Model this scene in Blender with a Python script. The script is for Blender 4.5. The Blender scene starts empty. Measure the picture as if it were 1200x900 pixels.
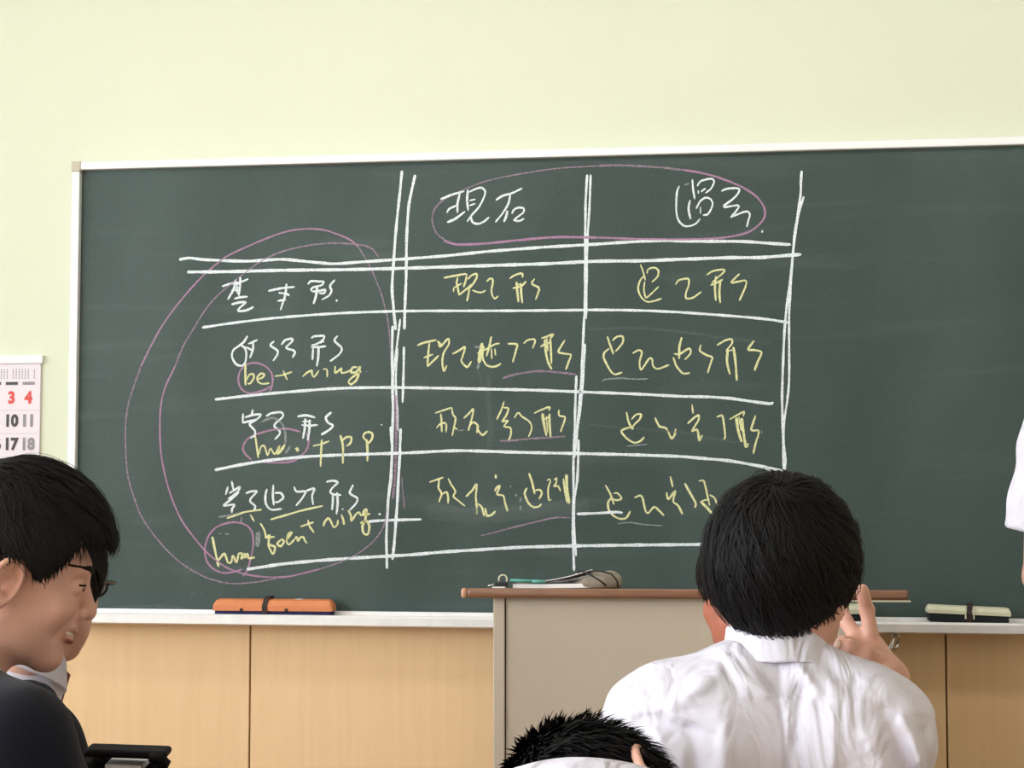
import bpy, bmesh, math, random
import numpy as np
from mathutils import Vector, Matrix
random.seed(7)
rng = np.random.default_rng(7)
S = bpy.context.scene
COL = S.collection
PI = math.pi
R = math.radians

# ------------------------------------------------------------------ camera, world, light, exposure
FPX = 1900.0                       # focal length in pixels of the 1200 px wide frame
YAW, PITCH = R(7.7), math.atan(112/1900)
cd_ = bpy.data.cameras.new('camera'); cam = bpy.data.objects.new('camera', cd_); COL.objects.link(cam)
cam.location = (0.56, -4.13, 1.26)
cam.rotation_euler = (PI/2 + PITCH, 0, YAW)
cd_.sensor_width = 36; cd_.lens = FPX/1200*36; cd_.clip_start = 0.05
S.camera = cam

wd = bpy.data.worlds.new('sky'); S.world = wd; wd.use_nodes = True
bgn = wd.node_tree.nodes['Background']; bgn.inputs[0].default_value = (0.75, 0.88, 1.0, 1); bgn.inputs[1].default_value = 1.2

def area_light(name, loc, rot, sx, sy, power, col):
    l = bpy.data.lights.new(name, 'AREA'); l.shape = 'RECTANGLE'; l.size = sx; l.size_y = sy
    l.energy = power; l.color = col
    o = bpy.data.objects.new(name, l); COL.objects.link(o); o.location = loc; o.rotation_euler = rot
    return o
# daylight standing outside each of the four windows in the left wall, aimed slightly down into the room
for yc, pw in ((-1.55, 38), (-3.65, 98), (-5.75, 125), (-7.85, 125)):
    area_light('window_daylight', (-3.35, yc, 1.95), (0, R(-82), 0), 1.7, 1.8, pw, (0.93, 0.97, 1.0))
S.view_settings.view_transform = 'Standard'; S.view_settings.look = 'None'
S.view_settings.gamma = 1.0; S.view_settings.use_curve_mapping = False
S.view_settings.exposure = 0.55

# camera frame (used only to convert distances measured off the photograph into room metres)
FW = np.array([-math.sin(YAW)*math.cos(PITCH), math.cos(YAW)*math.cos(PITCH), math.sin(PITCH)])
RT = np.array([math.cos(YAW), math.sin(YAW), 0.0]); UP = np.cross(RT, FW); CP = np.array([0.56, -4.13, 1.26])
def at(u, v, d):
    return CP + (FW + RT*(u-600)/FPX + UP*(450-v)/FPX)*d

# ------------------------------------------------------------------ materials
def mat(name, col, rough=0.6, metal=0.0, noise=0.0, nscale=20.0, bump=0.0, bscale=200.0, spec=0.5, col2=None, stretch=(1,1,1), sheen=0.0, coat=0.0, sss=0.0):
    m = bpy.data.materials.new(name); m.use_nodes = True
    nt = m.node_tree; b = nt.nodes['Principled BSDF']
    b.inputs['Base Color'].default_value = (*col, 1); b.inputs['Roughness'].default_value = rough
    b.inputs['Metallic'].default_value = metal; b.inputs['Specular IOR Level'].default_value = spec
    if sheen: b.inputs['Sheen Weight'].default_value = sheen
    if coat: b.inputs['Coat Weight'].default_value = coat
    if sss:
        b.inputs['Subsurface Weight'].default_value = sss; b.inputs['Subsurface Radius'].default_value = (0.01, 0.004, 0.002)
    tc = nt.nodes.new('ShaderNodeTexCoord'); mp = nt.nodes.new('ShaderNodeMapping'); mp.inputs['Scale'].default_value = stretch
    nt.links.new(tc.outputs['Object'], mp.inputs['Vector'])
    if noise or col2:
        n = nt.nodes.new('ShaderNodeTexNoise'); n.inputs['Scale'].default_value = nscale; n.inputs['Detail'].default_value = 5
        nt.links.new(mp.outputs[0], n.inputs['Vector'])
        mx = nt.nodes.new('ShaderNodeMix'); mx.data_type = 'RGBA'
        c2 = col2 if col2 else tuple(c*(1-noise) for c in col)
        mx.inputs[6].default_value = (*col, 1); mx.inputs[7].default_value = (*c2, 1)
        rp = nt.nodes.new('ShaderNodeMapRange'); rp.inputs[1].default_value = 0.35; rp.inputs[2].default_value = 0.65
        nt.links.new(n.outputs[0], rp.inputs[0]); nt.links.new(rp.outputs[0], mx.inputs[0])
        nt.links.new(mx.outputs[2], b.inputs['Base Color'])
    if bump:
        n2 = nt.nodes.new('ShaderNodeTexNoise'); n2.inputs['Scale'].default_value = bscale; n2.inputs['Detail'].default_value = 3
        nt.links.new(mp.outputs[0], n2.inputs['Vector'])
        bp = nt.nodes.new('ShaderNodeBump'); bp.inputs['Strength'].default_value = bump; bp.inputs['Distance'].default_value = 0.002
        nt.links.new(n2.outputs[0], bp.inputs['Height']); nt.links.new(bp.outputs[0], b.inputs['Normal'])
    return m
def srgb(r, g, b):
    f = lambda c: (c/255/12.92) if c/255 <= 0.04045 else ((c/255+0.055)/1.055)**2.4
    return (f(r), f(g), f(b))

M = {}
M['wall'] = mat('wall_paint', srgb(213, 216, 194), 0.85, noise=0.03, nscale=1.3, bump=0.25, bscale=120)
M['plaster'] = mat('plain_plaster', srgb(226, 224, 205), 0.9, noise=0.04, nscale=2)
M['ceiling'] = mat('ceiling_tile', srgb(232, 232, 226), 0.95, noise=0.05, nscale=60, bump=0.3, bscale=90)
M['floor'] = mat('floor_boards', srgb(165, 122, 80), 0.4, noise=0.25, nscale=6, stretch=(1, 12, 1))
M['wood_panel'] = mat('wainscot_wood', srgb(226, 192, 148), 0.5, nscale=5, col2=srgb(222, 187, 142), stretch=(9, 1, 0.7), bump=0.1, bscale=60)
M['groove'] = mat('panel_groove', srgb(120, 82, 45), 0.8)
M['white_metal'] = mat('white_aluminium', srgb(236, 236, 236), 0.35, metal=0.15)
M['tray'] = mat('tray_aluminium', srgb(228, 226, 226), 0.4, metal=0.2, noise=0.06, nscale=30)
M['corner'] = mat('beige_corner_plastic', srgb(186, 178, 160), 0.6)
M['podium'] = mat('podium_painted_steel', srgb(200, 186, 168), 0.5, noise=0.03, nscale=4, bump=0.15, bscale=400)
M['podium_edge'] = mat('podium_brown_edge', srgb(134, 92, 68), 0.32, noise=0.2, nscale=18, stretch=(1, 8, 8), coat=0.4)
M['podium_top'] = mat('podium_top_laminate', srgb(156, 116, 84), 0.4, noise=0.12, nscale=9, stretch=(1, 9, 1))
M['endcap'] = mat('pale_worn_wood', srgb(214, 160, 130), 0.35, noise=0.25, nscale=80)
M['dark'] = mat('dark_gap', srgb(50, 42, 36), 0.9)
M['chrome'] = mat('chrome', (0.6, 0.58, 0.55), 0.2, metal=1.0)
M['steel'] = mat('desk_steel', srgb(150, 152, 154), 0.4, metal=0.6)
M['desk'] = mat('desk_laminate', srgb(196, 156, 108), 0.4, noise=0.12, nscale=7, stretch=(1, 10, 1))
M['black'] = mat('black_plastic', srgb(24, 24, 26), 0.45)
M['bag'] = mat('black_nylon', srgb(14, 12, 15), 0.75, bump=0.4, bscale=300, spec=0.2)
M['paper'] = mat('white_paper', srgb(236, 234, 236), 0.8)
M['calendar'] = mat('calendar_paper', srgb(224, 215, 222), 0.8)
M['paper_blue'] = mat('bluish_paper', srgb(196, 210, 226), 0.8)
M['paper_grey'] = mat('grey_pages', srgb(150, 144, 142), 0.85, noise=0.2, nscale=120, stretch=(1, 1, 6))
M['teal'] = mat('teal_plastic', srgb(90, 168, 156), 0.4)
M['canvas'] = mat('grey_canvas', srgb(150, 140, 126), 0.9, noise=0.15, nscale=60, bump=0.5, bscale=500)
M['orange'] = mat('orange_vinyl', srgb(212, 128, 78), 0.45, noise=0.12, nscale=30, bump=0.2, bscale=80)
M['navy'] = mat('navy_felt', srgb(44, 42, 84), 0.95, noise=0.3, nscale=80)
M['strap'] = mat('dark_strap', srgb(44, 30, 28), 0.7)
M['cream'] = mat('cream_vinyl', srgb(210, 208, 182), 0.5, noise=0.08, nscale=40)
M['black_felt'] = mat('black_felt', srgb(26, 32, 34), 0.95, bump=0.5, bscale=300)
M['chalk_dust'] = mat('chalk_dust', srgb(225, 225, 220), 0.95)
M['red_ink'] = mat('red_ink', srgb(214, 78, 74), 0.7)
M['dark_ink'] = mat('dark_ink', srgb(70, 66, 68), 0.7)
M['grey_ink'] = mat('grey_ink', srgb(140, 136, 140), 0.7)
M['skin'] = mat('skin', srgb(218, 168, 149), 0.5, noise=0.10, nscale=28, bump=0.12, bscale=420, sss=0.12)
M['skin_pale'] = mat('skin_hand', srgb(214, 162, 142), 0.5, noise=0.12, nscale=45, bump=0.15, bscale=420, sss=0.12)
M['skin_red_shaded'] = mat('skin_ruddy_shaded', srgb(176, 104, 82), 0.5, noise=0.12, nscale=28, sss=0.12)  # reddish skin, with the shade on cheek and neck put into a darker tone
M['nail'] = mat('finger_nail', srgb(236, 205, 190), 0.3)
M['lip'] = mat('lips', srgb(178, 108, 98), 0.4)
M['teeth'] = mat('teeth', srgb(232, 226, 216), 0.25)
M['eye'] = mat('eye_white', srgb(215, 208, 202), 0.2)
M['iris'] = mat('iris_dark', srgb(28, 18, 14), 0.15)
M['hair'] = mat('black_hair', srgb(13, 10, 11), 0.66, noise=0.25, nscale=90, spec=0.2)
M['hair_base'] = mat('black_hair_scalp', srgb(15, 13, 14), 0.75, bump=0.6, bscale=120, stretch=(1, 1, 0.25), spec=0.2)
M['shirt'] = mat('white_cotton', srgb(220, 216, 229), 0.85, bump=0.12, bscale=300)
_nt = M['shirt'].node_tree; _b = _nt.nodes['Principled BSDF']      # soft creases of worn cotton
_n = _nt.nodes.new('ShaderNodeTexNoise'); _n.inputs['Scale'].default_value = 11; _n.inputs['Detail'].default_value = 2.5; _n.inputs['Distortion'].default_value = 1.6
_tc = _nt.nodes.new('ShaderNodeTexCoord'); _mp = _nt.nodes.new('ShaderNodeMapping'); _mp.inputs['Scale'].default_value = (1.4, 1.0, 0.6); _mp.inputs['Rotation'].default_value = (0, 0.35, 0)
_nt.links.new(_tc.outputs['Object'], _mp.inputs[0]); _nt.links.new(_mp.outputs[0], _n.inputs['Vector'])
_bp = _nt.nodes.new('ShaderNodeBump'); _bp.inputs['Strength'].default_value = 0.55; _bp.inputs['Distance'].default_value = 0.028
_nt.links.new(_n.outputs[0], _bp.inputs['Height']); _nt.links.new(_bp.outputs[0], _b.inputs['Normal'])
M['shirt_grey'] = mat('white_cotton_collar', srgb(208, 203, 214), 0.85, bump=0.15, bscale=60)
M['blazer'] = mat('navy_wool', srgb(17, 19, 31), 0.9, noise=0.25, nscale=200, bump=0.3, bscale=500, sheen=0.1, spec=0.15)
M['tie'] = mat('dark_red_tie', srgb(98, 30, 34), 0.7)
M['trousers'] = mat('dark_trousers', srgb(38, 40, 48), 0.9)
M['shoe'] = mat('white_indoor_shoe', srgb(225, 225, 222), 0.6)
M['lens'] = None

def glassy(name, alpha=0.12, tint=(1, 1, 1)):
    m = bpy.data.materials.new(name); m.use_nodes = True; nt = m.node_tree
    for n in list(nt.nodes): nt.nodes.remove(n)
    o = nt.nodes.new('ShaderNodeOutputMaterial'); t = nt.nodes.new('ShaderNodeBsdfTransparent'); g = nt.nodes.new('ShaderNodeBsdfGlossy')
    t.inputs[0].default_value = (*tint, 1); g.inputs['Roughness'].default_value = 0.03
    mx = nt.nodes.new('ShaderNodeMixShader'); mx.inputs[0].default_value = alpha
    nt.links.new(t.outputs[0], mx.inputs[1]); nt.links.new(g.outputs[0], mx.inputs[2]); nt.links.new(mx.outputs[0], o.inputs[0])
    return m
M['pane'] = glassy('window_glass', 0.06)
M['lens'] = glassy('spectacle_lens', 0.22, (0.86, 0.9, 0.86))

def chalk_mat(name, col, strength):
    # chalk sits on the grain of the board: a broken coat that lets specks of green through
    m = bpy.data.materials.new(name); m.use_nodes = True; nt = m.node_tree; b = nt.nodes['Principled BSDF']
    b.inputs['Base Color'].default_value = (*col, 1); b.inputs['Roughness'].default_value = 0.95; b.inputs['Specular IOR Level'].default_value = 0.1
    tc = nt.nodes.new('ShaderNodeTexCoord'); n = nt.nodes.new('ShaderNodeTexNoise'); n.inputs['Scale'].default_value = 260; n.inputs['Detail'].default_value = 3
    nt.links.new(tc.outputs['Object'], n.inputs['Vector'])
    rp = nt.nodes.new('ShaderNodeMapRange'); rp.inputs[1].default_value = 0.33; rp.inputs[2].default_value = 0.62
    rp.inputs[3].default_value = strength*1.0; rp.inputs[4].default_value = strength*0.72
    nt.links.new(n.outputs[0], rp.inputs[0]); nt.links.new(rp.outputs[0], b.inputs['Alpha'])
    return m
CM = {'w': chalk_mat('chalk_white', srgb(230, 238, 242), 1.0), 'y': chalk_mat('chalk_yellow', srgb(234, 233, 176), 0.92),
      'p': chalk_mat('chalk_pink', srgb(184, 142, 174), 0.85), 'f': chalk_mat('chalk_white_faint', srgb(190, 198, 196), 0.42),
      'q': chalk_mat('chalk_pink_faint', srgb(190, 160, 184), 0.5),
      'd': chalk_mat('chalk_wiped_dust', srgb(190, 198, 196), 0.055)}

def board_mat():
    m = bpy.data.materials.new('chalkboard_green'); m.use_nodes = True; nt = m.node_tree; b = nt.nodes['Principled BSDF']
    b.inputs['Roughness'].default_value = 0.55; b.inputs['Specular IOR Level'].default_value = 0.35
    tc = nt.nodes.new('ShaderNodeTexCoord')
    def noise(scale, detail, stretch, rot=0.0, dist=0.0):
        mp = nt.nodes.new('ShaderNodeMapping'); mp.inputs['Scale'].default_value = stretch; mp.inputs['Rotation'].default_value = (0, rot, 0)
        nt.links.new(tc.outputs['Object'], mp.inputs['Vector'])
        n = nt.nodes.new('ShaderNodeTexNoise'); n.inputs['Scale'].default_value = scale; n.inputs['Detail'].default_value = detail
        n.inputs['Distortion'].default_value = dist
        nt.links.new(mp.outputs[0], n.inputs['Vector']); return n
    def rng_(n, a, bb, lo, hi):
        r = nt.nodes.new('ShaderNodeMapRange'); r.inputs[1].default_value = a; r.inputs[2].default_value = bb
        r.inputs[3].default_value = lo; r.inputs[4].default_value = hi; nt.links.new(n.outputs[0], r.inputs[0]); return r
    def mix(fac, c1, c2):
        x = nt.nodes.new('ShaderNodeMix'); x.data_type = 'RGBA'
        nt.links.new(fac.outputs[0], x.inputs[0])
        if isinstance(c1, tuple): x.inputs[6].default_value = (*c1, 1)
        else: nt.links.new(c1.outputs[2], x.inputs[6])
        x.inputs[7].default_value = (*c2, 1); return x
    smear = rng_(noise(1.6, 4, (1.6, 1, 0.7), R(22), 0.6), 0.38, 0.72, 0.0, 1.0)      # wiped chalk dust, in slanting sweeps
    base = mix(smear, srgb(48, 64, 60), srgb(62, 77, 74))
    streak = rng_(noise(5, 5, (0.35, 1, 3.0), R(-14), 0.3), 0.55, 0.8, 0.0, 0.35)
    base2 = mix(streak, base, srgb(88, 101, 98))
    fine = rng_(noise(420, 2, (1, 1, 1)), 0.45, 0.75, 0.0, 0.22)
    base3 = mix(fine, base2, srgb(94, 106, 102))
    nt.links.new(base3.outputs[2], b.inputs['Base Color'])
    return m
M['board'] = board_mat()

# ------------------------------------------------------------------ mesh helpers
def link(name, me, m=None, parent=None, label=None, kind=None, smooth=False):
    o = bpy.data.objects.new(name, me); COL.objects.link(o)
    if m is not None and len(me.materials) == 0: me.materials.append(m)
    if smooth:
        me.polygons.foreach_set('use_smooth', [True]*len(me.polygons))
    if parent is not None: o.parent = parent
    if label: o['label'] = label
    if kind: o['kind'] = kind
    return o
def thing(name, label, cat, loc=(0, 0, 0), rotz=0.0, group=None):
    o = bpy.data.objects.new(name, None); COL.objects.link(o); o.empty_display_size = 0.05
    o.location = tuple(loc); o.rotation_euler = (0, 0, rotz); o['label'] = label; o['category'] = cat
    if group: o['group'] = group
    return o
def tag(o, label, cat, group=None):
    o['label'] = label; o['category'] = cat
    if group: o['group'] = group
    return o
def bm_mesh(bm, name='m', smooth=False):
    me = bpy.data.meshes.new(name); bmesh.ops.recalc_face_normals(bm, faces=bm.faces); bm.to_mesh(me); bm.free()
    if smooth: me.polygons.foreach_set('use_smooth', [True]*len(me.polygons))
    return me
def add_box(bm, lo, hi, mtx=None, bev=0.0, seg=2):
    lo, hi = np.array(lo, float), np.array(hi, float); c = (lo+hi)/2; s = hi-lo
    t = bmesh.new(); bmesh.ops.create_cube(t, size=1.0)
    for v in t.verts: v.co = Vector((v.co.x*s[0], v.co.y*s[1], v.co.z*s[2]))
    if bev: bmesh.ops.bevel(t, geom=list(t.edges), offset=bev, segments=seg, affect='EDGES', profile=0.5)
    for v in t.verts: v.co += Vector(c)
    if mtx is not None:
        for v in t.verts: v.co = mtx @ v.co
    me = bpy.data.meshes.new('t'); t.to_mesh(me); t.free(); bm.from_mesh(me); bpy.data.meshes.remove(me)
    return bm
def box(name, lo, hi, m, parent=None, bev=0.0, seg=2, label=None, kind=None, mtx=None, smooth=False):
    bm = bmesh.new(); add_box(bm, lo, hi, mtx, bev, seg)
    return link(name, bm_mesh(bm, name, smooth), m, parent, label, kind)
def tube_mesh(paths, rad, n=8, caps=True):
    """paths: list of point lists; rad: number or per-point list"""
    V, F = [], []
    for P in paths:
        P = [Vector(p) for p in P]; k = len(P); b0 = len(V)
        prev = None
        for i, p in enumerate(P):
            t = (P[min(i+1, k-1)] - P[max(i-1, 0)]).normalized()
            if prev is None:
                a = t.orthogonal().normalized()
            else:
                a = (prev - t*prev.dot(t)); a = a.normalized() if a.length > 1e-6 else t.orthogonal().normalized()
            prev = a; b = t.cross(a); r = rad[i] if isinstance(rad, (list, tuple)) else rad
            for j in range(n):
                th = 2*PI*j/n; V.append(p + (a*math.cos(th) + b*math.sin(th))*r)
        for i in range(k-1):
            for j in range(n):
                F.append((b0+i*n+j, b0+i*n+(j+1) % n, b0+(i+1)*n+(j+1) % n, b0+(i+1)*n+j))
        if caps:
            F.append(tuple(b0+j for j in reversed(range(n)))); F.append(tuple(b0+(k-1)*n+j for j in range(n)))
    me = bpy.data.meshes.new('tube'); me.from_pydata([tuple(v) for v in V], [], F); me.update()
    me.polygons.foreach_set('use_smooth', [True]*len(me.polygons))
    return me
def tube(name, P, r, m, parent=None, n=8, label=None):
    return link(name, tube_mesh([P], r, n), m, parent, label)
def smooth_path(pts, step=4.0):
    """Catmull-Rom through 2-D points, resampled"""
    P = np.array(pts, float)
    if len(P) < 3:
        d = np.linalg.norm(P[-1]-P[0]); n = max(2, int(d/step)+1)
        return np.array([P[0]+(P[-1]-P[0])*t for t in np.linspace(0, 1, n)])
    Q = np.vstack([2*P[0]-P[1], P, 2*P[-1]-P[-2]]); out = []
    for i in range(1, len(Q)-2):
        n = max(2, int(np.linalg.norm(Q[i+1]-Q[i])/step)+1)
        a = 0.42
        for t in np.linspace(0, 1, n, endpoint=False):
            m1 = a*(Q[i+1]-Q[i-1]); m2 = a*(Q[i+2]-Q[i])
            out.append((2*t**3-3*t**2+1)*Q[i]+(t**3-2*t**2+t)*m1+(-2*t**3+3*t**2)*Q[i+1]+(t**3-t**2)*m2)
    out.append(P[-1]); return np.array(out)

# ------------------------------------------------------------------ distance-field modelling (bodies, hair caps, cloth)
def L2(v): return np.sqrt((v*v).sum(-1))
def ell(P, c, r):
    q = (P-np.array(c)); r = np.array(r, float); k0 = L2(q/r); k1 = L2(q/(r*r))+1e-9
    return k0*(k0-1.0)/k1
def sph(P, c, r): return L2(P-np.array(c))-r
def cone(P, a, b, r1, r2):
    a, b = np.array(a, float), np.array(b, float); ba = b-a; t = np.clip(((P-a)@ba)/(ba@ba), 0, 1)
    return L2(P-a-t[:, None]*ba)-(r1+(r2-r1)*t)
def smin(a, b, k):
    h = np.maximum(k-np.abs(a-b), 0)/k; return np.minimum(a, b)-h*h*k*0.25
def smax(a, b, k): return -smin(-a, -b, k)
def rotm(rx=0, ry=0, rz=0):
    return np.array(Matrix.Rotation(rz, 3, 'Z') @ Matrix.Rotation(ry, 3, 'Y') @ Matrix.Rotation(rx, 3, 'X'))
def sdf_mesh(fn, lo, hi, h, name='sdf', B=8):
    lo = np.array(lo, float); hi = np.array(hi, float)
    nb = np.maximum(1, np.ceil((hi-lo)/(h*B)).astype(int)); n = nb*B
    D = np.ones(tuple(n+1), np.float32)
    gi = np.stack(np.meshgrid(*[np.arange(k) for k in nb], indexing='ij'), -1).reshape(-1, 3)
    C = lo+(gi+0.5)*B*h; d = fn(C); keep = np.abs(d) < B*h*1.5+0.006
    for g_, s_ in zip(gi[(~keep) & (d < 0)], range(10**9)):
        i, j, k = g_*B; D[i:i+B+1, j:j+B+1, k:k+B+1] = -1
    off = np.stack(np.meshgrid(*[np.arange(B+1)]*3, indexing='ij'), -1).reshape(-1, 3)
    K = gi[keep]
    for s in range(0, len(K), 250):
        kk = K[s:s+250]; idx = (kk[:, None, :]*B+off[None]).reshape(-1, 3)
        D[idx[:, 0], idx[:, 1], idx[:, 2]] = fn(lo+idx*h)
    ins = D < 0
    c = np.zeros(tuple(n), np.int8)
    for dx in (0, 1):
        for dy in (0, 1):
            for dz in (0, 1): c += ins[dx:n[0]+dx, dy:n[1]+dy, dz:n[2]+dz]
    act = (c > 0) & (c < 8); ids = np.argwhere(act); vid = -np.ones(tuple(n), np.int64); vid[act] = np.arange(len(ids))
    acc = np.zeros((len(ids), 3)); cnt = np.zeros(len(ids))
    cor = [(a, b, e) for a in (0, 1) for b in (0, 1) for e in (0, 1)]
    for a in cor:
        for ax in range(3):
            if a[ax]: continue
            b = list(a); b[ax] = 1
            va = D[ids[:, 0]+a[0], ids[:, 1]+a[1], ids[:, 2]+a[2]]; vb = D[ids[:, 0]+b[0], ids[:, 1]+b[1], ids[:, 2]+b[2]]
            mk = (va < 0) != (vb < 0); t = np.where(mk, va/np.where(mk, va-vb, 1), 0)
            p = np.tile(np.array(a, float), (len(ids), 1)); p[:, ax] += t
            acc[mk] += p[mk]; cnt[mk] += 1
    V = lo+(ids+acc/cnt[:, None])*h
    F = []
    for ax in range(3):
        sl0 = [slice(0, n[i]+1) for i in range(3)]; a0 = [slice(None)]*3; a1 = [slice(None)]*3
        a0[ax] = slice(0, n[ax]); a1[ax] = slice(1, n[ax]+1)
        e0, e1 = ins[tuple(a0)], ins[tuple(a1)]; E = np.argwhere(e0 != e1)
        o1, o2 = (ax+1) % 3, (ax+2) % 3
        ok = (E[:, o1] > 0) & (E[:, o2] > 0) & (E[:, o1] < n[o1]) & (E[:, o2] < n[o2]); E = E[ok]
        def cell(d1, d2):
            q = E.copy(); q[:, o1] -= d1; q[:, o2] -= d2; return vid[q[:, 0], q[:, 1], q[:, 2]]
        quad = np.stack([cell(1, 1), cell(0, 1), cell(0, 0), cell(1, 0)], -1)
        fl = e0[E[:, 0], E[:, 1], E[:, 2]]; quad[~fl] = quad[~fl][:, ::-1]
        F.append(quad)
    F = np.concatenate(F); F = F[(F >= 0).all(1)]
    e = h*0.4; d0 = fn(V); G = np.stack([fn(V+np.array(x)*e)-fn(V-np.array(x)*e) for x in ((1, 0, 0), (0, 1, 0), (0, 0, 1))], -1)/(2*e)
    g2 = (G*G).sum(-1)+1e-6; st = np.clip(d0/g2, -h*0.7, h*0.7); V = V-G*st[:, None]*np.minimum(1, g2)[:, None]
    me = bpy.data.meshes.new(name)
    me.vertices.add(len(V)); me.vertices.foreach_set('co', V.astype(np.float32).ravel())
    me.loops.add(len(F)*4); me.loops.foreach_set('vertex_index', F.astype(np.int32).ravel())
    me.polygons.add(len(F)); me.polygons.foreach_set('loop_start', np.arange(0, len(F)*4, 4, dtype=np.int32))
    me.polygons.foreach_set('use_smooth', np.ones(len(F), bool))
    me.update(calc_edges=True); me.validate()
    return me
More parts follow.
